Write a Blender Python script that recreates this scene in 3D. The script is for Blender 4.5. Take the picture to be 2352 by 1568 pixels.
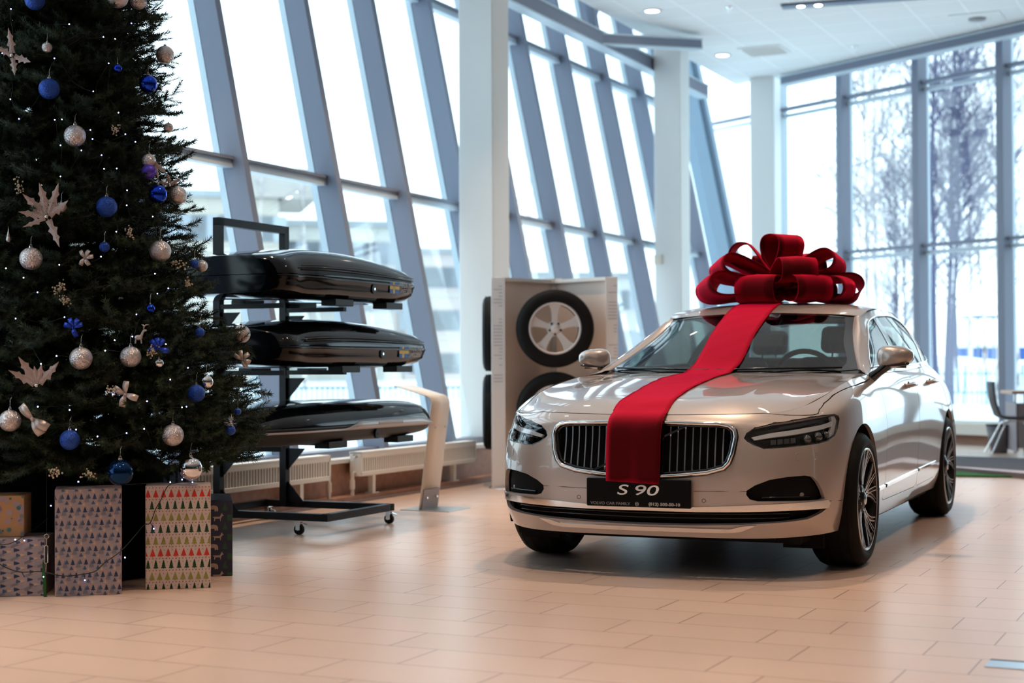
import bpy, bmesh, math, random
import numpy as np
from math import pi, sin, cos, radians as rad
from mathutils import Vector, Matrix
from mathutils.geometry import delaunay_2d_cdt
for o in list(bpy.data.objects): bpy.data.objects.remove(o)
SC=bpy.context.scene; COL=SC.collection
# ---------------- camera
F_,H,PIT,ROL=3600.,1.036,.0162,-.0047
cam=bpy.data.cameras.new('camera'); co=bpy.data.objects.new('camera',cam); COL.objects.link(co); SC.camera=co
Fw=Vector((0,cos(PIT),sin(PIT))); R0=Vector((1,0,0)); U0=R0.cross(Fw)
Rr=R0*cos(ROL)+U0*sin(ROL); Ur=-R0*sin(ROL)+U0*cos(ROL)
co.matrix_world=Matrix(((Rr.x,Ur.x,-Fw.x,0),(Rr.y,Ur.y,-Fw.y,0),(Rr.z,Ur.z,-Fw.z,H),(0,0,0,1)))
cam.sensor_width=36; cam.lens=36*F_/2352; cam.clip_end=500
cam.dof.use_dof=True; cam.dof.focus_distance=7.9; cam.dof.aperture_fstop=2.0
# ---------------- sky and exposure
SC.view_settings.view_transform='Standard'; SC.view_settings.look='None'; SC.view_settings.gamma=1; SC.view_settings.use_curve_mapping=False
SC.view_settings.exposure=0.12
cy_=SC.cycles; cy_.max_bounces=6; cy_.diffuse_bounces=3; cy_.glossy_bounces=3; cy_.use_light_tree=False; cy_.transmission_bounces=3; cy_.transparent_max_bounces=10; cy_.caustics_reflective=False; cy_.caustics_refractive=False; cy_.adaptive_threshold=.05
wd=bpy.data.worlds.new('overcast_sky'); SC.world=wd; wd.use_nodes=True
nt=wd.node_tree; bg=nt.nodes['Background']
tc=nt.nodes.new('ShaderNodeTexCoord'); sp=nt.nodes.new('ShaderNodeSeparateXYZ'); cr=nt.nodes.new('ShaderNodeValToRGB')
nt.links.new(tc.outputs['Generated'],sp.inputs[0]); nt.links.new(sp.outputs['Z'],cr.inputs[0])
cr.color_ramp.elements[0].position=0; cr.color_ramp.elements[0].color=(.80,.95,1.0,1)
cr.color_ramp.elements[1].position=.6; cr.color_ramp.elements[1].color=(.72,.88,1.0,1)
nt.links.new(cr.outputs[0],bg.inputs[0]); bg.inputs[1].default_value=3.0
# ---------------- frames of reference: room axes (u across, v along the slanted wall)
AN=rad(25.2); AX=Vector((cos(AN),-sin(AN),0)); WX=Vector((sin(AN),cos(AN),0)); ROOMROT=-AN
def UV(u,v,z=0): return AX*u+WX*v+Vector((0,0,z))
CA=.4105; CXv=Vector((-sin(CA),-cos(CA),0)); CYv=Vector((cos(CA),-sin(CA),0)); CARO=Vector((.974,8.483,0))
def CAR(x,y,z): return CARO+CXv*x+CYv*y+Vector((0,0,z))
CARROT=math.atan2(CXv.y,CXv.x)
def px(x,y,Y):
    d=Fw+Rr*((x-1176)/F_)-Ur*((y-784)/F_); return Vector((0,0,H))+d*(Y/d.y)
def lamp(name,kind,loc,rot,energy,color,size,parent=None,size_y=None,spot=None,blend=.6):
    l=bpy.data.lights.new(name,kind); l.energy=energy; l.color=color
    if kind=='AREA':
        l.size=size
        if size_y: l.shape='RECTANGLE'; l.size_y=size_y
        else: l.shape='DISK'
    else: l.shadow_soft_size=size
    if kind=='SPOT': l.spot_size=spot; l.spot_blend=blend
    o=bpy.data.objects.new(name,l); COL.objects.link(o); o.location=loc; o.rotation_euler=rot
    if parent: o.parent=parent
    return o
# ---------------- helpers
def tag(o,label=None,cat=None,group=None,kind=None):
    if label: o['label']=label
    if cat: o['category']=cat
    if group: o['group']=group
    if kind: o['kind']=kind
    return o
def empty(name,loc=(0,0,0),rz=0,label=None,cat=None,group=None,kind=None):
    o=bpy.data.objects.new(name,None); o.empty_display_size=.1; COL.objects.link(o); o.location=loc; o.rotation_euler=(0,0,rz)
    return tag(o,label,cat,group,kind)
_M={}
def mat(name,col=(.5,.5,.5),rough=.5,metal=0.,spec=.5,coat=0.,trans=0.,emit=None,es=0.,ior=1.45,sheen=0.,alpha=1.,aniso=0.):
    if name in _M: return _M[name]
    m=bpy.data.materials.new(name); m.use_nodes=True; b=m.node_tree.nodes['Principled BSDF']
    b.inputs['Base Color'].default_value=(*col,1); b.inputs['Roughness'].default_value=rough; b.inputs['Metallic'].default_value=metal
    b.inputs['Specular IOR Level'].default_value=spec; b.inputs['Coat Weight'].default_value=coat; b.inputs['Coat Roughness'].default_value=.03
    b.inputs['Transmission Weight'].default_value=trans; b.inputs['IOR'].default_value=ior
    b.inputs['Sheen Weight'].default_value=sheen
    if emit: b.inputs['Emission Color'].default_value=(*emit,1); b.inputs['Emission Strength'].default_value=es
    m.diffuse_color=(*col,1); _M[name]=m; return m
def noise_mix(m,c1,c2,scale=8,detail=4,fac=(.35,.65),bump=0,bscale=None,coord='Object',stretch=None,rough=None):
    nt=m.node_tree; b=nt.nodes['Principled BSDF']; tc=nt.nodes.new('ShaderNodeTexCoord'); n=nt.nodes.new('ShaderNodeTexNoise'); r=nt.nodes.new('ShaderNodeValToRGB')
    src=tc.outputs[coord]
    if stretch:
        mp=nt.nodes.new('ShaderNodeMapping'); mp.inputs['Scale'].default_value=stretch; nt.links.new(src,mp.inputs[0]); src=mp.outputs[0]
    nt.links.new(src,n.inputs['Vector']); n.inputs['Scale'].default_value=scale; n.inputs['Detail'].default_value=detail
    r.color_ramp.elements[0].position=fac[0]; r.color_ramp.elements[1].position=fac[1]; r.color_ramp.elements[0].color=(*c1,1); r.color_ramp.elements[1].color=(*c2,1)
    nt.links.new(n.outputs[0],r.inputs[0]); nt.links.new(r.outputs[0],b.inputs['Base Color'])
    if bump:
        n2=nt.nodes.new('ShaderNodeTexNoise'); n2.inputs['Scale'].default_value=bscale or scale*4; nt.links.new(src,n2.inputs['Vector']); bp=nt.nodes.new('ShaderNodeBump'); bp.inputs['Strength'].default_value=bump; bp.inputs['Distance'].default_value=.01
        nt.links.new(n2.outputs[0],bp.inputs['Height']); nt.links.new(bp.outputs[0],b.inputs['Normal'])
    return m
def glassmat(name,tint=(1,1,1),refl=.08,rough=0.):
    if name in _M: return _M[name]
    m=bpy.data.materials.new(name); m.use_nodes=True; nt=m.node_tree; nt.nodes.clear()
    o=nt.nodes.new('ShaderNodeOutputMaterial'); mx=nt.nodes.new('ShaderNodeMixShader'); t=nt.nodes.new('ShaderNodeBsdfTransparent'); g=nt.nodes.new('ShaderNodeBsdfGlossy'); f=nt.nodes.new('ShaderNodeLayerWeight'); pw=nt.nodes.new('ShaderNodeMath'); pw.operation='POWER'; pw.inputs[1].default_value=3.5; ma=nt.nodes.new('ShaderNodeMath'); ma.operation='MULTIPLY_ADD'; ma.inputs[1].default_value=.55; ma.inputs[2].default_value=refl*.5
    t.inputs[0].default_value=(*tint,1); g.inputs['Roughness'].default_value=rough; f.inputs[0].default_value=.5
    nt.links.new(f.outputs['Facing'],pw.inputs[0]); nt.links.new(pw.outputs[0],ma.inputs[0]); nt.links.new(ma.outputs[0],mx.inputs[0]); nt.links.new(t.outputs[0],mx.inputs[1]); nt.links.new(g.outputs[0],mx.inputs[2]); nt.links.new(mx.outputs[0],o.inputs[0])
    _M[name]=m; return m
class MB:
    """collects shapes, then links them as one mesh object"""
    def __init__(s): s.v=[];s.f=[];s.m=[];s.sm=[]
    def add(s,V,F,mi=0,smooth=False,M=None):
        k=len(s.v)
        for p in V:
            p=Vector(p)
            s.v.append(tuple(M@p) if M else tuple(p))
        for f in F: s.f.append(tuple(k+i for i in f)); s.m.append(mi); s.sm.append(smooth)
        return s
    def box(s,x0,x1,y0,y1,z0,z1,mi=0,M=None):
        V=[(x,y,z) for z in (z0,z1) for y in (y0,y1) for x in (x0,x1)]
        return s.add(V,[(0,2,3,1),(4,5,7,6),(0,1,5,4),(2,6,7,3),(0,4,6,2),(1,3,7,5)],mi,False,M)
    def prism(s,poly,z0,z1,mi=0,M=None,smooth=False):
        n=len(poly); V=[(x,y,z0) for x,y in poly]+[(x,y,z1) for x,y in poly]
        s.add(V,[tuple(range(n-1,-1,-1)),tuple(range(n,2*n))],mi,False,M); s.add(V,[(i,(i+1)%n,n+(i+1)%n,n+i) for i in range(n)],mi,smooth,M); return s
    def bar(s,p,q,w,h=None,mi=0,up=(0,0,1)):
        p=Vector(p);q=Vector(q);h=h or w;d=(q-p).normalized();up=Vector(up)
        if abs(d.dot(up))>.99: up=Vector((1,0,0))
        a=d.cross(up).normalized();b=a.cross(d)
        V=[c+a*(w/2*i)+b*(h/2*j) for c in (p,q) for i,j in ((-1,-1),(1,-1),(1,1),(-1,1))]
        return s.add(V,[(0,1,2,3),(7,6,5,4),(0,4,5,1),(1,5,6,2),(2,6,7,3),(3,7,4,0)],mi)
    def tube(s,pts,r,n=8,mi=0,cap=True,closed=False):
        pts=[Vector(p) for p in pts];m=len(pts)
        if m<2: return s
        rs=r if hasattr(r,'__len__') else [r]*m
        V=[];T=[]
        for i in range(m):
            a=pts[(i-1)%m] if (i>0 or closed) else pts[0]; b=pts[(i+1)%m] if (i<m-1 or closed) else pts[-1]
            d=b-a; T.append(d.normalized() if d.length>1e-9 else Vector((0,0,1)))
        N=T[0].orthogonal().normalized()
        for i in range(m):
            N=(N-T[i]*N.dot(T[i])); N=N.normalized() if N.length>1e-6 else T[i].orthogonal().normalized(); B=T[i].cross(N)
            for k in range(n): an=2*pi*k/n; V.append(pts[i]+(N*cos(an)+B*sin(an))*rs[i])
        F=[(i*n+k,i*n+(k+1)%n,((i+1)%m)*n+(k+1)%n,((i+1)%m)*n+k) for i in range(m if closed else m-1) for k in range(n)]
        s.add(V,F,mi,True)
        if cap and not closed: s.add(V[:n],[tuple(range(n-1,-1,-1))],mi); s.add(V[-n:],[tuple(range(n))],mi)
        return s
    def cyl(s,p,q,r,n=24,mi=0,r2=None): return s.tube([p,q],[r,r if r2 is None else r2],n,mi)
    def lathe(s,prof,n=32,mi=0,M=None,axis='Z',smooth=True):
        V=[]
        for r,z in prof:
            for k in range(n):
                a=2*pi*k/n
                V.append((r*cos(a),r*sin(a),z) if axis=='Z' else (r*cos(a),z,r*sin(a)))
        F=[(i*n+k,i*n+(k+1)%n,(i+1)*n+(k+1)%n,(i+1)*n+k) for i in range(len(prof)-1) for k in range(n)]
        if axis=='Y': F=[f[::-1] for f in F]
        s.add(V,F,mi,smooth,M); return s
    def ball(s,c,r,n=24,mi=0,sc=(1,1,1)):
        c=Vector(c);m=n//2;V=[c+Vector((0,0,-r*sc[2]))]
        for i in range(1,m):
            th=-pi/2+pi*i/m
            for k in range(n): a=2*pi*k/n; V.append(c+Vector((cos(th)*cos(a)*r*sc[0],cos(th)*sin(a)*r*sc[1],sin(th)*r*sc[2])))
        V.append(c+Vector((0,0,r*sc[2])));F=[(0,1+(k+1)%n,1+k) for k in range(n)]
        for i in range(m-2):
            for k in range(n): a=1+i*n;F.append((a+k,a+(k+1)%n,a+n+(k+1)%n,a+n+k))
        a=1+(m-2)*n;F+=[(a+k,a+(k+1)%n,len(V)-1) for k in range(n)]
        return s.add(V,F,mi,True)
    def build(s,name,mats,parent=None,bevel=0,seg=2,loc=None,rot=None,solid=0):
        me=bpy.data.meshes.new(name); me.from_pydata(s.v,[],s.f)
        for m in (mats if isinstance(mats,(list,tuple)) else [mats]): me.materials.append(m)
        if s.f:
            me.polygons.foreach_set('material_index',s.m); me.polygons.foreach_set('use_smooth',s.sm)
        me.update(); o=bpy.data.objects.new(name,me); COL.objects.link(o)
        if parent: o.parent=parent
        if loc: o.location=loc
        if rot: o.rotation_euler=rot
        if bevel:
            b=o.modifiers.new('bevel','BEVEL'); b.width=bevel; b.segments=seg; b.limit_method='ANGLE'; b.angle_limit=rad(40); b.harden_normals=False
        if solid:
            b=o.modifiers.new('solid','SOLIDIFY'); b.thickness=solid; b.offset=0
        return o
def cp(o,parent=None,**k):
    c=o.copy(); COL.objects.link(c)
    if parent is not None: c.parent=parent
    for ch in o.children: cp(ch,c)
    return c
def catmull(P,n=8,closed=False):
    P=[Vector(p) for p in P];out=[];m=len(P)
    for i in range(m if closed else m-1):
        if closed: a,b,c,d=P[(i-1)%m],P[i],P[(i+1)%m],P[(i+2)%m]
        else: a,b,c,d=P[max(i-1,0)],P[i],P[i+1],P[min(i+2,m-1)]
        for k in range(n):
            t=k/n;out.append(.5*((2*b)+(c-a)*t+(2*a-5*b+4*c-d)*t*t+(3*b-a-3*c+d)*t**3))
    if not closed: out.append(P[-1])
    return out
def text(name,s,size,mt,parent,M,extrude=.0006,space=1.0,shear=0,offset=0,align='CENTER'):
    c=bpy.data.curves.new(name,'FONT'); c.body=s; c.size=size; c.extrude=extrude; c.align_x=align; c.align_y='CENTER'; c.space_character=space; c.shear=shear; c.offset=offset
    t=bpy.data.objects.new(name,c); COL.objects.link(t)
    dg=bpy.context.evaluated_depsgraph_get(); me=bpy.data.meshes.new_from_object(t.evaluated_get(dg)); bpy.data.objects.remove(t)
    me.name=name; me.materials.clear(); me.materials.append(mt)
    o=bpy.data.objects.new(name,me); COL.objects.link(o); o.parent=parent; o.matrix_local=M
    return o

def spl(x,Y):
    """natural cubic spline through (x,Y); returns function of array"""
    x=np.asarray(x,float);Y=np.asarray(Y,float);n=len(x);h=np.diff(x)
    sh=Y.shape[1:];Yf=Y.reshape(n,-1);M=np.zeros((n,n));B=np.zeros_like(Yf);M[0,0]=M[-1,-1]=1
    for i in range(1,n-1):
        M[i,i-1]=h[i-1];M[i,i]=2*(h[i-1]+h[i]);M[i,i+1]=h[i]
        B[i]=6*((Yf[i+1]-Yf[i])/h[i]-(Yf[i]-Yf[i-1])/h[i-1])
    K=np.linalg.solve(M,B)
    def f(t):
        t=np.atleast_1d(np.asarray(t,float));i=np.clip(np.searchsorted(x,t)-1,0,n-2)
        a=(x[i+1]-t)[:,None];b=(t-x[i])[:,None];hh=h[i][:,None]
        r=(K[i]*a**3+K[i+1]*b**3)/(6*hh)+(Yf[i]/hh-K[i]*hh/6)*a+(Yf[i+1]/hh-K[i+1]*hh/6)*b
        return r.reshape((len(t),)+sh)
    return f
class Surf:
    """smooth tensor surface through a control net P[k][j] with parameter values T (k) and V (j)"""
    def __init__(s,T,V,P):
        s.T=np.array(T,float);s.V=np.array(V,float);P=np.array(P,float)
        # refine along t first, linear table in t, exact spline in v
        s.f=spl(s.T,P); s.tt=np.linspace(s.T[0],s.T[-1],1601); G=s.f(s.tt)   # (n,j,3)
        g=spl(s.V,np.transpose(G,(1,0,2))); s.vv=np.linspace(s.V[0],s.V[-1],241)
        s.G=np.transpose(g(s.vv),(1,0,2)).copy()  # (n,m,3)
    def P(s,t,v):
        t=np.asarray(t,float);v=np.asarray(v,float)
        a=np.clip((t-s.tt[0])/(s.tt[-1]-s.tt[0])*(len(s.tt)-1),0,len(s.tt)-1.000001);b=np.clip((v-s.vv[0])/(s.vv[-1]-s.vv[0])*(len(s.vv)-1),0,len(s.vv)-1.000001)
        i=a.astype(int);j=b.astype(int);x=(a-i)[...,None];y=(b-j)[...,None]
        G=s.G;return (G[i,j]*(1-x)+G[i+1,j]*x)*(1-y)+(G[i,j+1]*(1-x)+G[i+1,j+1]*x)*y
    def N(s,t,v,sign=1):
        t=np.asarray(t,float);v=np.asarray(v,float);e=(s.tt[-1]-s.tt[0])/400;d=(s.vv[-1]-s.vv[0])/60
        a=s.P(np.minimum(t+e,s.tt[-1]),v)-s.P(np.maximum(t-e,s.tt[0]),v);b=s.P(t,np.minimum(v+d,s.vv[-1]))-s.P(t,np.maximum(v-d,s.vv[0]))
        n=np.cross(a,b)*sign;return n/np.maximum(np.linalg.norm(n,axis=-1,keepdims=True),1e-9)
    def inv(s,pts,axes,tr=None,ext=None):
        """param of points given two coordinates (axes), search t within tr"""
        out=[];i0,i1=0,len(s.tt)
        if tr: i0,i1=np.searchsorted(s.tt,tr[0]),np.searchsorted(s.tt,tr[1])
        Q=s.G[i0:i1,:,:][:,:,list(axes)]
        for p in pts:
            d=((Q-np.array(p))**2).sum(-1);k=np.unravel_index(np.argmin(d),d.shape);t,v=s.tt[k[0]+i0],s.vv[k[1]]
            for _ in range(6):
                e=1e-3;c=s.P(t,v)[list(axes)];J=np.stack([(s.P(t+e,v)[list(axes)]-c)/e,(s.P(t,v+e)[list(axes)]-c)/e],1)
                try: dt=np.linalg.solve(J,np.array(p)-c)
                except Exception: break
                if np.abs(dt).max()>.05: break
                t,v=t+dt[0],v+dt[1]
            out.append((float(np.clip(t,s.tt[0],s.tt[-1])),float(np.clip(v,s.vv[0],s.vv[-1]))))
        return out
# ---- body side wall: stations (t from level-3 arc) x 8 levels, left half, front centre to rear centre
VL=[.2,.3,.42,.54,.67,.78,.90,1.0]
WL=[ # each: 8 x (x,y,z)
[(.835,0,.205),(.878,0,.30),(.892,0,.42),(.892,0,.53),(.885,0,.63),(.872,0,.71),(.852,0,.765),(.812,0,.797)],
[(.828,.25,.205),(.870,.25,.30),(.884,.25,.42),(.884,.25,.53),(.877,.25,.63),(.863,.25,.71),(.843,.25,.765),(.800,.25,.799)],
[(.800,.48,.205),(.842,.48,.30),(.856,.48,.42),(.857,.48,.53),(.848,.48,.63),(.830,.48,.71),(.806,.48,.765),(.755,.48,.803)],
[(.730,.66,.208),(.770,.67,.30),(.785,.68,.42),(.785,.68,.53),(.770,.68,.64),(.745,.675,.715),(.710,.665,.77),(.650,.64,.812)],
[(.610,.78,.212),(.655,.80,.30),(.665,.81,.42),(.660,.81,.53),(.640,.805,.65),(.600,.795,.735),(.560,.775,.795),(.480,.725,.838)],
[(.470,.845,.216),(.490,.865,.30),(.495,.878,.42),(.490,.880,.53),(.470,.878,.66),(.420,.870,.755),(.380,.845,.825),(.330,.765,.870)],
[(.250,.875,.22),(.260,.900,.30),(.260,.912,.42),(.260,.915,.53),(.250,.912,.67),(.230,.902,.78),(.210,.870,.86),(.190,.790,.903)],
[(0,.880,.22),(0,.908,.30),(0,.922,.42),(0,.926,.54),(0,.925,.69),(0,.914,.81),(0,.880,.89),(0,.805,.935)],
[(-.40,.865,.205),(-.40,.900,.30),(-.40,.920,.42),(-.40,.925,.54),(-.40,.926,.68),(-.40,.918,.80),(-.38,.885,.91),(-.35,.815,.968)],
[(-.80,.860,.20),(-.80,.900,.30),(-.80,.918,.42),(-.80,.925,.54),(-.80,.930,.68),(-.80,.926,.80),(-.80,.900,.91),(-.80,.838,.992)],
[(-1.5,.860,.20),(-1.5,.902,.30),(-1.5,.918,.42),(-1.5,.927,.54),(-1.5,.935,.68),(-1.5,.932,.81),(-1.5,.908,.92),(-1.5,.850,1.004)],
[(-2.1,.865,.21),(-2.1,.905,.30),(-2.1,.922,.42),(-2.1,.930,.54),(-2.1,.938,.68),(-2.1,.936,.82),(-2.1,.908,.935),(-2.1,.845,1.018)],
[(-2.6,.885,.215),(-2.6,.918,.30),(-2.6,.930,.42),(-2.6,.936,.54),(-2.6,.941,.69),(-2.6,.934,.83),(-2.6,.900,.95),(-2.6,.828,1.034)],
[(-3.0,.890,.22),(-3.0,.920,.30),(-3.0,.932,.42),(-3.0,.936,.54),(-3.0,.936,.70),(-3.0,.920,.83),(-3.0,.878,.950),(-3.0,.790,1.036)],
[(-3.45,.865,.23),(-3.45,.892,.30),(-3.45,.905,.42),(-3.45,.908,.54),(-3.45,.898,.70),(-3.45,.868,.84),(-3.45,.805,.955),(-3.45,.710,1.040)],
[(-3.78,.800,.25),(-3.78,.820,.32),(-3.80,.830,.43),(-3.82,.830,.55),(-3.84,.805,.71),(-3.84,.775,.85),(-3.83,.725,.965),(-3.80,.650,1.050)],
[(-3.93,.62,.26),(-3.96,.63,.33),(-3.98,.64,.44),(-4.00,.64,.56),(-4.02,.63,.72),(-4.03,.61,.87),(-4.02,.59,.99),(-3.98,.54,1.066)],
[(-3.98,.30,.26),(-4.01,.30,.33),(-4.04,.30,.44),(-4.06,.30,.56),(-4.07,.30,.72),(-4.08,.30,.87),(-4.08,.29,1.0),(-4.04,.27,1.075)],
[(-3.99,0,.26),(-4.02,0,.33),(-4.05,0,.44),(-4.07,0,.56),(-4.08,0,.72),(-4.09,0,.87),(-4.09,0,1.0),(-4.05,0,1.078)]]
def mirror_net(L):
    L=np.array(L,float);R=L[:0:-1].copy();R[...,1]*=-1;return np.concatenate([R,L])
_W=np.array(WL);_t=np.concatenate([[0],np.cumsum(np.linalg.norm(np.diff(_W[:,3],axis=0),axis=1))])
WALL=Surf(np.concatenate([-_t[:0:-1],_t]),VL,mirror_net(WL))
# hood: rows front->cowl, lateral columns 0..edge (left half)
HL=[ # rows: list over lateral a: 0,.25,.45,.6,.8,1
[(.812,0,.797),(.803,.22,.799),(.772,.40,.801),(.73,.53,.804),(.63,.66,.813),(.480,.725,.838)],
[(.70,0,.845),(.69,.21,.847),(.665,.385,.850),(.63,.51,.846),(.53,.65,.846),(.400,.745,.856)],
[(.50,0,.884),(.49,.21,.887),(.475,.39,.893),(.45,.52,.884),(.38,.67,.876),(.27,.778,.887)],
[(.20,0,.924),(.195,.22,.928),(.185,.41,.936),(.175,.55,.923),(.14,.69,.912),(.09,.798,.920)],
[(-.12,0,.957),(-.125,.24,.960),(-.135,.44,.968),(-.145,.58,.954),(-.16,.71,.943),(-.18,.812,.952)],
[(-.38,0,.982),(-.385,.25,.984),(-.40,.46,.986),(-.42,.60,.976),(-.45,.72,.969),(-.46,.818,.975)],
[(-.50,0,.995),(-.51,.25,.995),(-.55,.46,.995),(-.60,.60,.992),(-.65,.72,.990),(-.70,.822,.989)]]
_H=np.array(HL)
HA=[0,.22,.41,.55,.69,.80];HB=[0,.12,.32,.63,.95,1.21,1.33]
HOOD=Surf(HB,[-a for a in HA[:0:-1]]+HA,np.concatenate([_H[:,:0:-1]*[1,-1,1],_H],axis=1))
# windscreen rows bottom->top, lateral 0..1
GL_=[[(-.50,0,.992),(-.515,.25,.992),(-.57,.47,.995),(-.66,.64,1.003),(-.755,.745,1.012)],
[(-.80,0,1.135),(-.815,.22,1.134),(-.86,.42,1.130),(-.935,.57,1.123),(-1.01,.675,1.115)],
[(-1.10,0,1.262),(-1.11,.20,1.259),(-1.15,.38,1.252),(-1.21,.52,1.240),(-1.275,.612,1.228)],
[(-1.385,0,1.362),(-1.39,.18,1.359),(-1.42,.35,1.352),(-1.455,.48,1.344),(-1.50,.578,1.334)]]
_G=np.array(GL_);GA=[0,.22,.42,.57,.67]
WIND=Surf([0,.33,.66,1.0],[-a for a in GA[:0:-1]]+GA,np.concatenate([_G[:,:0:-1]*[1,-1,1],_G],axis=1))
RL_=[[(-1.385,0,1.364),(-1.39,.18,1.361),(-1.42,.35,1.355),(-1.455,.49,1.349),(-1.52,.615,1.338)],
[(-1.65,0,1.422),(-1.65,.20,1.420),(-1.66,.38,1.413),(-1.67,.52,1.402),(-1.69,.632,1.380)],
[(-1.95,0,1.443),(-1.95,.20,1.440),(-1.95,.39,1.431),(-1.95,.53,1.418),(-1.95,.640,1.394)],
[(-2.35,0,1.438),(-2.35,.20,1.435),(-2.35,.39,1.427),(-2.35,.53,1.415),(-2.35,.637,1.392)],
[(-2.70,0,1.408),(-2.70,.20,1.405),(-2.71,.38,1.397),(-2.72,.51,1.387),(-2.74,.618,1.366)],
[(-2.95,0,1.355),(-2.95,.20,1.353),(-2.965,.37,1.346),(-2.985,.49,1.336),(-3.02,.590,1.316)]]
_R=np.array(RL_);RA=[0,.20,.37,.49,.60]
ROOF=Surf([0,.27,.57,.97,1.32,1.58],[-a for a in RA[:0:-1]]+RA,np.concatenate([_R[:,:0:-1]*[1,-1,1],_R],axis=1))
BL_=[[(-2.95,0,1.353),(-2.95,.20,1.351),(-2.965,.37,1.344),(-2.985,.48,1.334),(-3.02,.575,1.314)],
[(-3.15,0,1.275),(-3.15,.20,1.273),(-3.17,.36,1.266),(-3.19,.48,1.255),(-3.22,.570,1.232)],
[(-3.35,0,1.188),(-3.35,.21,1.187),(-3.37,.38,1.180),(-3.39,.50,1.170),(-3.42,.595,1.150)],
[(-3.55,0,1.098),(-3.55,.22,1.097),(-3.56,.40,1.093),(-3.575,.53,1.086),(-3.59,.640,1.076)]]
_B=np.array(BL_)
BACK=Surf([0,.21,.43,.65],[-a for a in RA[:0:-1]]+RA,np.concatenate([_B[:,:0:-1]*[1,-1,1],_B],axis=1))
DL_=[[(-3.55,0,1.096),(-3.55,.22,1.095),(-3.56,.42,1.090),(-3.575,.57,1.080),(-3.59,.690,1.050)],
[(-3.78,0,1.092),(-3.78,.20,1.091),(-3.78,.40,1.086),(-3.78,.55,1.077),(-3.78,.655,1.050)],
[(-4.05,0,1.078),(-4.045,.20,1.077),(-4.035,.34,1.074),(-4.01,.45,1.070),(-3.96,.56,1.066)]]
_D=np.array(DL_)
DECK=Surf([0,.23,.5],[-a for a in RA[:0:-1]]+RA,np.concatenate([_D[:,:0:-1]*[1,-1,1],_D],axis=1))
# greenhouse side: belt curve -> roof rail curve
Bt=[(-.60,.822,.985),(-.80,.838,.992),(-1.10,.846,.998),(-1.5,.850,1.004),(-1.95,.848,1.014),(-2.4,.836,1.027),(-2.75,.816,1.035),(-3.1,.778,1.039),(-3.4,.722,1.041),(-3.66,.678,1.046)]
Rt=[(-.70,.780,1.000),(-1.00,.712,1.115),(-1.275,.660,1.236),(-1.52,.615,1.338),(-1.95,.640,1.394),(-2.35,.637,1.392),(-2.72,.619,1.367),(-3.02,.590,1.316),(-3.30,.590,1.205),(-3.59,.640,1.070)]
_S=[]
for b,r in zip(Bt,Rt):
    b=np.array(b);r=np.array(r);d=r-b;row=[]
    for q in (0,.33,.67,1):
        p=b+d*q;hgt=max(0,d[2]);p=p+np.array([0,.10*hgt*4*q*(1-q)*.75,.0]);row.append(p)
    _S.append(row)
_S=np.array(_S);GS_T=np.concatenate([[0],np.cumsum(np.linalg.norm(np.diff(_S[:,1],axis=0),axis=1))])
SIDE=Surf(GS_T,[0,.13,.27,.40],_S)
# ================= MATERIALS OF THE ROOM
m_white=mat('white_paint',(.74,.76,.75),.6); m_ceil=mat('ceiling_tile',(.78,.79,.79),.85)
m_steel=mat('blue_grey_steel',(.19,.215,.285),.45,spec=.4); m_steel_l=mat('pale_frame_metal',(.52,.62,.70),.4); m_cornerm=mat('corner_cladding',(.30,.42,.54),.4)
m_glass=glassmat('window_glass',(.93,.97,.98)); m_brown=mat('brown_skirting',(.36,.19,.13),.5)
m_dark=mat('black_metal',(.006,.006,.008),.45,spec=.25); m_chrome=mat('chrome',(.85,.85,.86),.06,1.); m_rad=mat('radiator_enamel',(.86,.84,.78),.4)
m_black=mat('flat_black',(.006,.006,.007),.8,spec=.2)
noise_mix(m_brown,(.34,.18,.12),(.42,.23,.16),3,stretch=(1,6,6))
m_backw=mat('grey_back_wall',(.17,.18,.215),.7)
m_floor=mat('floor_tiles',(.6,.47,.39),.3)
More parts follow.
